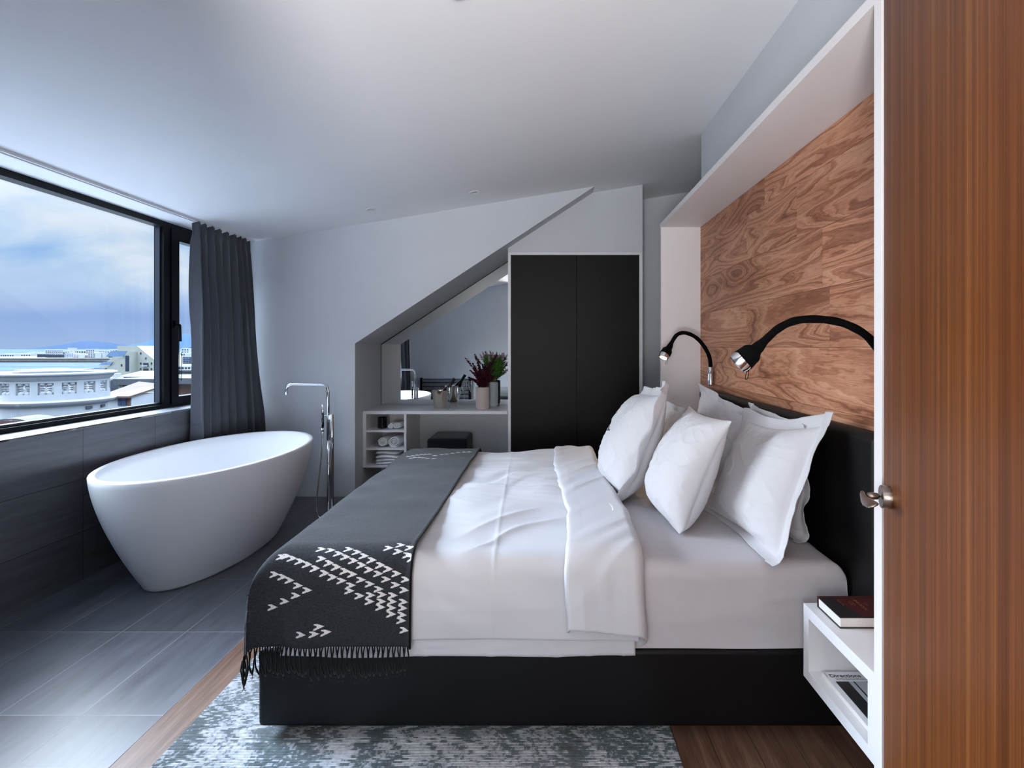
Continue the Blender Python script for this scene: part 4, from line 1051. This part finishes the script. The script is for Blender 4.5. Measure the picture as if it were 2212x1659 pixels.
# ================================================================== reading lamps
M['lens_on'] = mat('lit_lens', (255, 244, 225), .3, emit=(255, 214, 160), estr=22.)
M['lens_off'] = mat('unlit_lens', (150, 152, 156), .15, noise=(50, .05))
def lamp(Yb, neck, head, tip, lit, label):
    """neck: points from the base up; head: list of (point, radius) swelling; tip: end point of the chrome ring"""
    xb = 1.092
    r = empty('reading_lamp', (1.113, Yb, 1.148), label, 'reading lamp', 'gooseneck reading lamps')
    prof = [(0, 0), (.0175, 0), (.0195, .002), (.0195, .118), (.018, .12), (0, .12)]
    lathe('wall_mount', prof, M['chrome'], r, 32, (xb, Yb, 1.088))
    pts = [(xb, Yb, 1.19), (xb, Yb, 1.215)] + neck
    sp = spline(pts + [h[0] for h in head], 8)
    n0 = len(pts) * 8 - 4; rad = []
    hr = [.0128] + [h[1] for h in head]
    for i in range(len(sp)):
        f = i / 8 - (len(pts) - 1)
        if f <= 0: rad.append(.0128 + .0010 * math.sin(i * .9) * .5)
        else:
            k = min(int(f), len(hr) - 2); t = f - k; t = t * t * (3 - 2 * t); rad.append(hr[k] * (1 - t) + hr[k + 1] * t)
    tube('neck_sleeve', sp, rad, M['neck'], r, 24)
    e = Vector(head[-1][0]); d = (Vector(tip) - e).normalized()
    R = d.to_track_quat('Z', 'Y').to_matrix()
    rr = head[-1][1]
    hd = lathe('lamp_head', [(rr * .93, -.004), (rr * .96, .010), (rr * .92, .022), (rr * .80, .026), (rr * .74, .024), (rr * .72, .016)], M['chrome'], r, 40, e, True, None, R)
    lathe('lens', [(rr * .74, .017), (rr * .5, .0185), (0, .019)], M['lens_on' if lit else 'lens_off'], hd, 32, e, True, None, R)
    b0 = e + Vector((.016, -.004, -rr * .80)); dn = Vector((-.22, 0, -1)).normalized()
    loop = [b0 + dn * (.004 + .030 * (1 - math.cos(t)) / 2 * 1.0) + Vector((.0055 * math.sin(t), .002 * math.sin(t), 0)) for t in [2 * PI * k / 16 for k in range(17)]]
    V, Fc = merge([tube_vf([b0 + Vector((.002, 0, .012)), b0 + dn * .006], .0036, 8), tube_vf(loop, .0011, 6)])
    mesh('pull_loop', V, Fc, M['neck'], r, True)
    return e, d
def pn(pts, Y): return [at(px, py, Y) for px, py in pts]
Y1_ = 3.58
e1, d1 = lamp(Y1_, pn([(1532, 770), (1520, 747), (1502, 728), (1480, 719), (1463, 723), (1452, 738)], Y1_ - .01), [(at(1446, 750, Y1_ - .02), .020), (at(1441, 758, Y1_ - .025), .034), (at(1436, 766, Y1_ - .035), .036)], at(1429, 785, Y1_ - .055), True, 'lit gooseneck reading lamp at the far side of the bed')
Y2_ = 1.75
e2, d2 = lamp(Y2_, [(1.092, Y2_, 1.26), (1.088, Y2_, 1.31)] + pn([(1874, 727), (1826, 700), (1775, 690), (1722, 692), (1684, 708), (1656, 732)], Y2_), [(at(1636, 752, Y2_), .0195), (at(1622, 764, Y2_), .034), (at(1605, 778, Y2_), .0375)], at(1583, 795, Y2_ + .01), False, 'unlit gooseneck reading lamp at the near side, cut off by the white surround')
li = bpy.data.lights.new('reading_light', 'SPOT'); li.energy = 5; li.color = (1, .74, .46); li.spot_size = math.radians(95); li.spot_blend = .6; li.shadow_soft_size = .02
lo = bpy.data.objects.new('reading_light', li); COL.objects.link(lo); lo.location = e1 + d1 * .03
lo.rotation_euler = d1.to_track_quat('-Z', 'Y').to_euler()

# ================================================================== OUTSIDE
M['o_white'] = mat('white_render', (141, 142, 143), .8, noise=(1.5, .05), bump=(6, .1, .02))
M['o_white2'] = mat('white_block', (150, 151, 153), .8, noise=(.05, .06))
M['o_bounce'] = mat('pale_bounce_surface', (158, 160, 164), .8, noise=(1, .05))
M['o_beige'] = mat('beige_concrete', (127, 125, 113), .85, noise=(.2, .05))
M['o_dark'] = mat('dark_cladding', (37, 42, 53), .8, noise=(.1, .2))
M['o_grey'] = mat('grey_roofing', (50, 52, 57), .8, noise=(.4, .12))
M['o_green'] = mat('pale_green_render', (129, 142, 130), .8, noise=(.3, .06))
M['o_rust'] = mat('rusty_roof', (65, 46, 39), .8, noise=(1, .2))
M['o_brown'] = mat('brown_cladding', (76, 44, 30), .8, noise=(.6, .15))
M['o_blue'] = mat('blue_paint', (18, 41, 71), .7, noise=(1, .15))
M['o_pink'] = mat('pink_render', (118, 88, 92), .8, noise=(.1, .1))
M['o_glass'] = mat('dark_window_glass', (30, 39, 51), .15, spec=.6, noise=(.5, .2))
M['o_skyglass'] = mat('pale_roof_glass', (86, 104, 127), .2, spec=.6, noise=(.2, .1))
M['o_shore'] = mat('shore_grass', (53, 56, 52), .9, noise=(.012, .3))
M['o_rock'] = mat('shore_rock', (45, 45, 46), .9, noise=(.08, .4))
M['o_hill_haze'] = mat('haze_blue_hill', (50, 62, 80), 1., spec=0, noise=(.0006, .06))  # blue of the distance haze is put into the base colour
M['o_hill_haze2'] = mat('haze_pale_hill', (54, 70, 92), 1., spec=0, noise=(.0006, .06))  # paler haze tint, also carried by the colour alone
M['o_ground'] = mat('town_ground', (37, 39, 41), .9, noise=(.05, .25))
m = mat('sea_water', (46, 68, 93), .9, spec=0.); nt, b = principled(m)
pos = nt.add('ShaderNodeNewGeometry').outputs['Position']
f = nt.noise(nt.scale(pos, (.01, .05, 1)), 1, 5, .6); nt.l.new(nt.ramp(f, [(.35, lin((62, 72, 82))), (.65, lin((80, 90, 100)))]), b.inputs['Base Color'])
nt.l.new(nt.bump(nt.noise(pos, .35, 3), .15, .4), b.inputs['Normal']); M['o_sea'] = m
ZSEA = -25.6
def big(name, x0, x1, y0, y1, z0, z1, m): return box(name, x0, x1, y0, y1, z0, z1, m)
S(big('sea', -9000, -20, 150, 9000, ZSEA - 5, ZSEA, M['o_sea']), 'pale blue bay water outside the window')
S(big('ground_town', -420, -6, -200, 152, ZSEA - 6, -14.5, M['o_ground']), 'town ground below the hotel')
S(big('ground_shore', -1500, -540, 960, 2400, ZSEA - 4, ZSEA + 7, M['o_shore']), 'low green far shore')
V, Fc = merge([vf_box(-1100, -700, 948, 962, ZSEA - 3, ZSEA + 3.0), vf_box(-780, -540, 940, 962, ZSEA - 3, ZSEA + 3.4), vf_box(-1300, -860, 968, 980, ZSEA, ZSEA + 5)])
tag(mesh('sea_wall', V, Fc, M['o_rock']), 'grey rock sea wall along the far shore', 'sea wall')
def hill(name, pts, Y, depth, m, label):
    """ridge line (px, py) turned into a long mound at distance Y"""
    P = spline([Vector(at(px, py, Y)) for px, py in pts], 8); V, Fc = [], []
    for p in P:
        V += [(p.x, Y - depth, ZSEA - 2), (p.x, Y - depth * .35, ZSEA + (p.z - ZSEA) * .55), (p.x, Y, p.z), (p.x * 1.05, Y + depth, ZSEA - 2)]
    for i in range(len(P) - 1):
        for k in range(3): Fc.append((i * 4 + k, i * 4 + 4 + k, i * 4 + 5 + k, i * 4 + 1 + k))
    o = mesh(name, V, Fc, m, None, True); o['kind'] = 'structure'; o['label'] = label
hill('hill', [(-60, 757), (30, 756), (110, 752), (163, 744), (172, 738), (186, 736), (214, 738), (240, 741), (268, 745), (300, 752), (330, 757)], 8200, 900, M['o_hill_haze'], 'long haze-blue table mountain across the bay')
hill('mountain', [(240, 756), (284, 745), (310, 740), (330, 735), (352, 726), (385, 721), (420, 724), (470, 740)], 9000, 900, M['o_hill_haze2'], 'paler haze-blue mountain rising behind the casement')
hill('hills', [(-300, 756), (-120, 754), (0, 755), (100, 756), (200, 755.5), (420, 755)], 11000, 600, M['o_hill_haze2'], 'faint low hills on the horizon')

def windows(parent, x0, x1, z0, z1, y, nx, nz, m, fx=.55, fz=.5, name='window'):
    V = []
    for i in range(nx):
        for k in range(nz):
            cx = x0 + (x1 - x0) * (i + .5) / nx; cz = z0 + (z1 - z0) * (k + .5) / nz
            hx, hz = (x1 - x0) / nx * fx / 2, (z1 - z0) / nz * fz / 2
            mesh(name, *vf_box(cx - hx, cx + hx, y - .15, y + .05, cz - hz, cz + hz), m, parent)
def block(px0, px1, py0, py1, Y, m, label, depth=30, win=None, wm='o_glass', group=None, name='building', base=None, roof=None):
    x0, _, z1 = at(px0, py0, Y); x1, _, z0 = at(px1, py1, Y)
    if base is not None: z0 = base
    r = empty(name, ((x0 + x1) / 2, Y, z0), label, name.replace('_', ' '), group)
    box('walls', x0, x1, Y, Y + depth, z0, z1, M[m], r)
    if roof: box('roof', x0 - .3, x1 + .3, Y - .3, Y + depth, z1, z1 + (z1 - z0) * .12 + .1, M[roof], r)
    if win: windows(r, x0, x1, z0 + (z1 - z0) * .05, z1 - (z1 - z0) * .08, Y, win[0], win[1], M[wm])
    return r
G = 'buildings on the far shore'
block(98, 136, 755.5, 768, 1150, 'o_white2', 'largest long white block on the far shore with a flat top', 14, (9, 3), 'o_glass', G)
block(136, 150, 757, 769, 1140, 'o_white2', 'white shed with low flat roof right of the largest far-shore block', 14, (3, 1), 'o_glass', G)
block(146, 151, 751.5, 758, 1300, 'o_white2', 'narrow white tower poking above the far-shore roofs', 20, None, 'o_glass', G)
block(0, 30, 764, 774, 1180, 'o_white2', 'long low white warehouse at the left end of the far shore', 14, (6, 1), 'o_glass', G)
block(34, 66, 763.5, 773, 1210, 'o_white2', 'low white warehouse second from the left end of the far shore', 14, (6, 1), 'o_glass', G)
block(55, 97, 761, 766, 1320, 'o_white2', 'wide white roof behind the warehouses on the far shore', 14, None, 'o_glass', G)
block(80, 103, 765, 774, 1060, 'o_dark', 'dark flat block in front of the largest white far-shore building', 14, (5, 2), 'o_glass', G)
block(98, 140, 766, 776, 1030, 'o_dark', 'wider dark flat block nearest the water on the far shore', 14, (8, 2), 'o_glass', G)
block(139, 159, 762, 776, 1020, 'o_white2', 'white far-shore apartment block with blue bays', 14, (4, 4), 'o_skyglass', G)
block(159, 170, 765, 777, 1010, 'o_white2', 'white half of the white and pink far-shore apartments', 14, (2, 4), 'o_pink', G)
block(170, 189, 767, 777, 1026, 'o_pink', 'pink far-shore apartment block', 14, (4, 4), 'o_white2', G)
block(190, 206, 762, 777, 1000, 'o_white2', 'tall white far-shore apartment block next to the pink one', 14, (3, 5), 'o_glass', G)
block(207, 221, 761, 777.5, 1016, 'o_white2', 'tall white far-shore apartment block left of the red striped one', 14, (3, 5), 'o_glass', G)
block(221.5, 250, 767, 779, 1032, 'o_dark', 'dark far-shore block with red window bands beside the stepped building', 14, (7, 4), 'o_pink', G)
block(160, 185, 757, 764, 1350, 'o_white2', 'far white building behind the apartments, left of the domed roof', 14, (5, 1), 'o_glass', G)
block(186, 204, 754, 763, 1350, 'o_white2', 'far white building with a raised roof box', 14, (4, 2), 'o_glass', G)
block(206, 236, 757.5, 764, 1368, 'o_white2', 'far white building just left of the beige stepped building', 14, (6, 1), 'o_glass', G)
block(236, 254, 755, 764, 1400, 'o_white2', 'far white building partly hidden by the beige stepped building', 14, (3, 2), 'o_glass', G)
rg = random.Random(4)
for k in range(7):
    x = 312 + k * 4.2; block(x, x + rg.uniform(2.5, 4), 758 + rg.uniform(-2, 3), 766 + k * .8, 1500, 'o_white2' if k % 3 else 'o_pink', 'small pale house on the slope right of the beige stepped building', 20, None, group='houses on the slope')
block(386, 400, 762, 776, 420, 'o_white2', 'white building seen through the casement above the dark one', 20, (3, 2))
block(392, 408, 752, 764, 700, 'o_white2', 'distant pale building at the top of the view through the casement', 20, (3, 2))
block(394, 410, 771, 786, 300, 'o_dark', 'dark modern building seen through the casement', 12, (3, 3), 'o_skyglass')
block(385, 412, 790, 800, 220, 'o_white2', 'low white house seen through the casement', 10, (4, 1))
block(382, 415, 803, 822, 120, 'o_grey', 'grey flat-roofed building seen through the casement', 10, (4, 1), roof='o_dark')
block(380, 420, 828, 862, 14, 'o_brown', 'brown clad building low in the casement view', 8, None, roof='o_grey')
block(252, 352, 818, 842, 75, 'o_grey', 'grey flat-roofed building behind the pale green one', 12, (5, 1), base=-16)

# stepped beige building
Y = 300
sb = empty('stepped_building', at(275, 815, Y), 'large beige stepped building with a slanted silhouette and glazed stair', 'building')
def pp(l): return [(at(px, py, Y)[0], at(px, py, Y)[2]) for px, py in l]
prism_y('walls', pp([(178, 822), (246, 769), (253, 768), (253, 747), (296, 747), (356, 796), (356, 822)]), Y, Y + 26, M['o_beige'], sb)
prism_y('front_wing', pp([(199, 822), (285, 769), (296, 760), (296, 822)]), Y - 5, Y + 1, M['o_beige'], sb)
def q(px0, px1, py0, py1, y, m, name, par=sb):
    x0, _, z1 = at(px0, py0, Y); x1, _, z0 = at(px1, py1, Y); return mesh(name, *vf_box(x0, x1, y - .2, y + .3, z0, z1), M[m], par)
q(286.5, 294, 768, 801, Y - 5, 'o_glass', 'stair_glazing')
prism_y('roof_glazing', pp([(246, 770), (257, 758), (291, 758), (283, 770)]), Y - 5.6, Y - 4.9, M['o_skyglass'], sb)
prism_y('terrace_glazing', pp([(231, 788), (240, 781), (262, 781), (255, 788)]), Y - 5.6, Y - 4.8, M['o_skyglass'], sb)
prism_y('terrace_glazing', pp([(215, 800), (223, 794), (247, 794), (240, 800)]), Y - 5.6, Y - 4.8, M['o_skyglass'], sb)
for (a0, a1, c0, c1) in ((311, 316, 784, 792), (311, 316, 796, 804)):
    bb_ = q(310, 321, c0, c1, Y, 'o_glass', 'balcony'); q(310, 321, c0 + 5, c1 - .5, Y - 1.2, 'o_white2', 'railing', bb_)
for (x_, y_) in ((303, 763), (314, 774), (303, 785), (303, 797), (326, 785), (326, 797), (326, 808), (277, 788), (263, 799)): q(x_, x_ + 2.6, y_ - 2, y_ + 2.4, Y - (5.1 if x_ < 290 else 0), 'o_glass', 'window')
# white hipped roof hall in front of it
Y = 150
wh = empty('white_hall', at(290, 815, Y), 'low white hall with a hipped roof in front of the stepped building', 'building')
x0, _, z1 = at(258, 803, Y); x1, _, z0 = at(330, 813, Y)
box('walls', x0 + .5, x1 - .5, Y, Y + 12, -14.6, z0, M['o_white2'], wh)
mesh('roof', [(x0, Y - .5, z0), (x1, Y - .5, z0), (x1, Y + 12, z0), (x0, Y + 12, z0), (x0 + 2.2, Y + 5, z1), (x1 - 3.4, Y + 5, z1)], [(0, 1, 5, 4), (1, 2, 5), (2, 3, 4, 5), (3, 0, 4), (0, 3, 2, 1)], M['o_white2'], wh)
# pale green building, shed with the blue door, lifeboat on the roof edge
gb = block(256, 333, 830, 905, 48, 'o_green', 'pale green building with a grey parapet right of the white tower', 7, None, base=-14.4)
x0, _, z1 = at(252, 818, 48); x1, _, z0 = at(341, 831, 48)
box('parapet', x0, x1, 47.6, 55.3, z0, z1, M['o_grey'], gb)
x0, _, z1 = at(266, 832, 47.9); x1, _, z0 = at(272, 849, 47.9); box('corner_post', x0, x1, 47.85, 48.0, z0, z1, M['o_brown'], gb)
Y = 36
sh = empty('shed', at(262, 870, Y), 'small shed with a rusty roof and blue window frames right of the white tower', 'shed')
x0, _, z1 = at(228, 855, Y); x1, _, z0 = at(284, 878, Y)
box('walls', x0, x1, Y, Y + 3, -14.4, z1, M['o_white'], sh)
mesh('roof', [(x0 - .2, Y - .4, z1), (x1 + .15, Y - .4, z1), (x1 + .1, Y + 3.2, z1 + .55), (x0 - .2, Y + 3.2, z1 + .75), (x0 - .2, Y - .4, z1 - .12), (x1 + .15, Y - .4, z1 - .12), (x1 + .1, Y + 3.2, z1 + .43), (x0 - .2, Y + 3.2, z1 + .63)], [(0, 1, 2, 3), (4, 7, 6, 5), (0, 4, 5, 1), (1, 5, 6, 2), (2, 6, 7, 3), (3, 7, 4, 0)], M['o_rust'], sh)
for (a0, a1, mm, nm) in ((256, 262.5, 'o_blue', 'window'), (263.5, 274, 'o_blue', 'door'), (275.5, 282, 'o_brown', 'window')):
    xa, _, za = at(a0, 859, Y); xb_, _, zb = at(a1, 876, Y); box(nm, xa, xb_, Y - .06, Y + .02, zb, za, M[mm], sh)
Y = 62
x0, _, z0 = at(240, 820, Y); x1 = at(266, 820, Y)[0]
bo_ = empty('lifeboat', ((x0 + x1) / 2, Y, z0), 'small white boat standing on a roof between the tower and the stepped building', 'boat')
V, Fc = [], []
for i in range(13):
    t = i / 12; w = .55 * math.sin(PI * min(1, t * .9 + .08)) ** .7; x = x0 + (x1 - x0) * t
    V += [(x, Y - w, z0 + .25), (x, Y - w * .6, z0 - .12), (x, Y, z0 - .25), (x, Y + w * .6, z0 - .12), (x, Y + w, z0 + .25), (x, Y, z0 + .30)]
Fc = [(i * 6 + k, i * 6 + (k + 1) % 6, i * 6 + 6 + (k + 1) % 6, i * 6 + 6 + k) for i in range(12) for k in range(6)] + [(5, 4, 3, 2, 1, 0), tuple(72 + k for k in range(6))]
mesh('hull', V, Fc, M['o_white'], bo_, True)
box('cabin', x0 + .35, x0 + .95, Y - .3, Y + .3, z0 + .28, z0 + .72, M['o_white'], bo_, .05)
box('cradle', x0 + .3, x1 - .3, Y - .3, Y + .3, z0 - .9, z0 - .18, M['o_dark'], bo_)
block(236, 268, 822, 850, 63, 'o_dark', 'dark flat roof block under the small white boat', 6, None, base=-14.4)
# roof ridge and brown box showing over the tower
block(88, 138, 799.5, 806, 90, 'o_brown', 'brown roof box peeping over the white tower', 6, None, base=-14.4)
Y = 95; x0, _, z1 = at(18, 799, Y); x1 = at(74, 799, Y)[0]
wr = empty('white_roof', (x0, Y, z1 - 3), 'white pitched roof peeping over the left part of the white tower', 'building')
prism_y('roof', [(x0 - .5, z1 - 2.2), (x0 + 1.0, z1), (x1 - .8, z1), (x1 + .4, z1 - 2.2)], Y, Y + 8, M['o_white2'], wr)
box('walls', x0 - .3, x1 + .2, Y + .1, Y + 7.9, -14.4, z1 - 2.2, M['o_white2'], wr)
Y = 70; x1 = at(8, 0, Y)[0]
lh = empty('house', (x1 - 2, Y, -6), 'white house with a gabled roof at the left edge of the view', 'house')
za = at(0, 832, Y)[2]; zb = at(0, 815, Y)[2]
box('walls', x1 - 6, x1, Y, Y + 6, -14.4, za, M['o_white2'], lh)
prism_y('roof', [(x1 - 6.2, za), (x1 + .2, za), (x1 - 2.5, zb + .6)], Y - .2, Y + 6, M['o_grey'], lh)

# round white tower with balustrade
TCX, TCY, TRr = -16.05, 17.6, 1.42
tw = empty('round_tower', (TCX, TCY, -14.4), 'round white tower top with a cornice and balustrade panels close outside the window', 'tower')
def zt(py, d=16.45): return H - (py - CY) / F * d
zc1, zc0 = zt(806), zt(822); zo1, zo0 = zt(828), zt(853); zl1, zl0 = zt(866), zt(877)
lathe('cornice', [(TRr - .35, zc1 - .02), (TRr + .16, zc1), (TRr + .20, zc1 - .03), (TRr + .19, zc1 - .07), (TRr + .10, zc1 - .11), (TRr + .08, zc1 - .16), (TRr, zc0 - .02), (TRr - .30, zc0 - .02), (TRr - .35, zc1 - .02)], M['o_white'], tw, 96, (TCX, TCY, 0))
lathe('ledge', [(TRr - .3, zl1), (TRr + .12, zl1 - .01), (TRr + .17, zl1 - .05), (TRr + .15, zl1 - .10), (TRr + .08, zl0), (TRr - .05, zl0 - .05), (TRr - .3, zl0 - .05)], M['o_white'], tw, 96, (TCX, TCY, 0))
lathe('drum_wall', [(TRr - .05, zl0 + .05), (TRr - .07, zt(905)), (TRr - .03, zt(908)), (TRr - .03, -14.4)], M['o_white'], tw, 96, (TCX, TCY, 0))
lathe('tower_floor', [(0, zl1 - .04), (TRr - .1, zl1 - .03), (TRr - .1, zl1 - .10), (0, zl1 - .10)], M['o_grey'], tw, 48, (TCX, TCY, 0))
lathe('rail_band', [(TRr - .22, zc0), (TRr - .01, zc0), (TRr - .01, zo1), (TRr - .22, zo1), (TRr - .22, zc0)], M['o_white'], tw, 96, (TCX, TCY, 0))
lathe('lower_band', [(TRr - .22, zo0), (TRr - .01, zo0), (TRr - .01, zl1 - .02), (TRr - .22, zl1 - .02), (TRr - .22, zo0)], M['o_white'], tw, 96, (TCX, TCY, 0))
NP = 16
def arc_box(a0, a1, r0, r1, z0, z1, n=6):
    V, Fc = [], []
    for i in range(n + 1):
        a = a0 + (a1 - a0) * i / n
        for r_, z_ in ((r0, z0), (r1, z0), (r1, z1), (r0, z1)): V.append((TCX + r_ * math.cos(a), TCY + r_ * math.sin(a), z_))
    for i in range(n):
        for k in range(4): Fc.append((i * 4 + k, i * 4 + (k + 1) % 4, i * 4 + 4 + (k + 1) % 4, i * 4 + 4 + k))
    return V, Fc + [(3, 2, 1, 0), tuple(n * 4 + k for k in range(4))]
a_view = math.atan2(-TCY, -TCX)
bh = zo1 - zo0
bprof = [(.0, 0), (.085, 0), (.085, .16), (.03, .30), (.035, .36), (.075, .42), (.03, .50), (.075, .58), (.035, .64), (.03, .70), (.085, .84), (.085, 1.0), (0, 1.0)]
for k in range(NP):
    a0 = a_view + 2 * PI * (k + .12) / NP
    mesh('pier', *arc_box(a0 - .30 * 2 * PI / NP / 2 * 1.15, a0 + .30 * 2 * PI / NP / 2 * 1.15, TRr - .22, TRr - .01, zo0 - .01, zo1 + .01), M['o_white'], tw)
    for s in (.38, .72):
        aa = a0 + 2 * PI / NP * (s - .05 + .0)
        lathe('baluster', [(r_ , z_ * bh) for r_, z_ in bprof], M['o_white'], tw, 10, (TCX + (TRr - .11) * math.cos(aa), TCY + (TRr - .11) * math.sin(aa), zo0))
for k in (1, 2):
    a0 = a_view + 2 * PI * (k + .6) / NP
    mesh('recess', *arc_box(a0 - .07, a0 + .07, TRr - .12, TRr - .018, zt(890), zt(884)), M['o_grey'], tw)
# barrel-roofed dormer low at the left edge of the window
dm = empty('dormer', (-8.45, 8.8, -14), 'barrel roofed dormer with a red rim at the bottom left of the window view', 'dormer')
dx, dy, dz = -8.45, 8.5, -.29
def arch(r0, r1, y0, y1, n=24):
    V, Fc = [], []
    for i in range(n + 1):
        a = PI * i / n
        for r_, y_ in ((r0, y0), (r1, y0), (r1, y1), (r0, y1)): V.append((dx + r_ * math.cos(a), y_, dz - .0 + r_ * .72 * math.sin(a)))
    for i in range(n):
        for k in range(4): Fc.append((i * 4 + k, i * 4 + (k + 1) % 4, i * 4 + 4 + (k + 1) % 4, i * 4 + 4 + k))
    return V, Fc + [(3, 2, 1, 0), tuple(n * 4 + k for k in range(4))]
M['o_redrim'] = mat('red_rim', (60, 28, 28), .6, noise=(3, .2))
mesh('barrel_roof', *arch(.62, .70, dy, dy + .5), M['o_grey'], dm, False)
mesh('rim', *arch(.50, .66, dy - .03, dy + .06), M['o_redrim'], dm)
box('front', dx - .6, dx + .6, dy + .1, dy + .2, dz - 2, dz + .1, M['o_dark'], dm)
box('base', dx - .7, dx + .7, dy + .05, dy + .5, dz - 14, dz, M['o_grey'], dm)
# unseen pale slab added under the window to bounce daylight onto the ceiling
S(box('bounce_slab', -7.3, -3.02, -6, 12, -.9, -.6, M['o_bounce']), 'added unseen pale bounce surface just below the window')

# ================================================================== SKY AND LIGHT
w = bpy.data.worlds.new('sky'); SC.world = w; w.use_nodes = True
nt = NT(w.node_tree); bg = nt.n['Background']
d = nt.add('ShaderNodeTexCoord').outputs['Generated']; p = nt.xyz(d)
el = p[2]
cl = nt.scale(d, (1.0, 1.0, 2.3))
n1 = nt.noise(cl, 5.5, 8, .56, .5); n2 = nt.noise(cl, 2.2, 3, .5)
cloud = nt.math('ADD', nt.math('MULTIPLY', n1, .6), nt.math('MULTIPLY', n2, .45))
cc = nt.ramp(cloud, [(.40, lin((146, 188, 238))), (.50, lin((190, 216, 245))), (.59, lin((226, 237, 251))), (.72, lin((246, 249, 254)))])
low = nt.ramp(el, [(0.0, lin((166, 192, 234))), (.045, lin((150, 181, 232))), (.08, lin((172, 200, 240))), (.12, lin((222, 234, 249)))])
lowf = nt.math('SUBTRACT', 1.0, nt.add('ShaderNodeMapRange', interpolation_type='SMOOTHSTEP', ins={0: nt.math('ADD', el, nt.math('MULTIPLY', nt.math('SUBTRACT', n1, .5), .10)), 1: .045, 2: .125, 3: 0., 4: 1.}).outputs[0])
col = nt.mix(lowf, cc, low)
# brighter thin cloud high up and around the veiled sun, which stands out over the window side
up = nt.add('ShaderNodeMapRange', interpolation_type='SMOOTHSTEP', ins={0: el, 1: .23, 2: .55, 3: 0., 4: 1.}).outputs[0]
sd_ = Vector((-.80, .32, .48)).normalized()
dot = nt.add('ShaderNodeVectorMath', operation='DOT_PRODUCT', ins={0: d, 1: tuple(sd_)}).outputs['Value']
glow = nt.math('POWER', nt.math('MAXIMUM', dot, 0.0), 60.0)
SKY_UP, SKY_GLOW = 11.0, 100.0
st = nt.math('ADD', 1.0, nt.math('ADD', nt.math('MULTIPLY', up, SKY_UP), nt.math('MULTIPLY', glow, SKY_GLOW)))
nt.l.new(col, bg.inputs[0]); nt.l.new(nt.math('MULTIPLY', st, .84), bg.inputs[1])
# veiled sun: a broad soft disc behind the clouds
sun = bpy.data.lights.new('veiled_sun', 'SUN'); sun.energy = 8.0; sun.angle = math.radians(60); sun.color = (.95, .97, 1.0)
so = bpy.data.objects.new('veiled_sun', sun); COL.objects.link(so); so.rotation_euler = sd_.to_track_quat('Z', 'Y').to_euler()
# added fill light behind the camera, bare and without a fixture
hl = bpy.data.lights.new('hall_fill', 'POINT'); hl.energy = 45; hl.shadow_soft_size = .3; hl.color = (1, .965, .94)
ho = bpy.data.objects.new('hall_fill', hl); COL.objects.link(ho); ho.location = (-.38, -.85, 1.3)

# added unseen spot in the hall, aimed up to brighten the ceiling
ul = bpy.data.lights.new('ceiling_fill', 'SPOT'); ul.energy = 270; ul.spot_size = math.radians(100); ul.spot_blend = .9; ul.shadow_soft_size = .25; ul.color = (1, .975, .955)
uo = bpy.data.objects.new('ceiling_fill', ul); COL.objects.link(uo); uo.location = (-.30, -.80, .95)
uo.rotation_euler = Vector((-.10, .80, .56)).to_track_quat('-Z', 'Y').to_euler()
SC.view_settings.view_transform = 'Standard'; SC.view_settings.look = 'None'; SC.view_settings.gamma = 1; SC.view_settings.use_curve_mapping = False
SC.view_settings.exposure = 0.3
SC.cycles.max_bounces = 10; SC.cycles.diffuse_bounces = 6; SC.cycles.transparent_max_bounces = 24; SC.cycles.glossy_bounces = 6
SC.cycles.sample_clamp_indirect = 6.0; SC.cycles.caustics_reflective = False; SC.cycles.caustics_refractive = False
SC.cycles.use_denoising = True
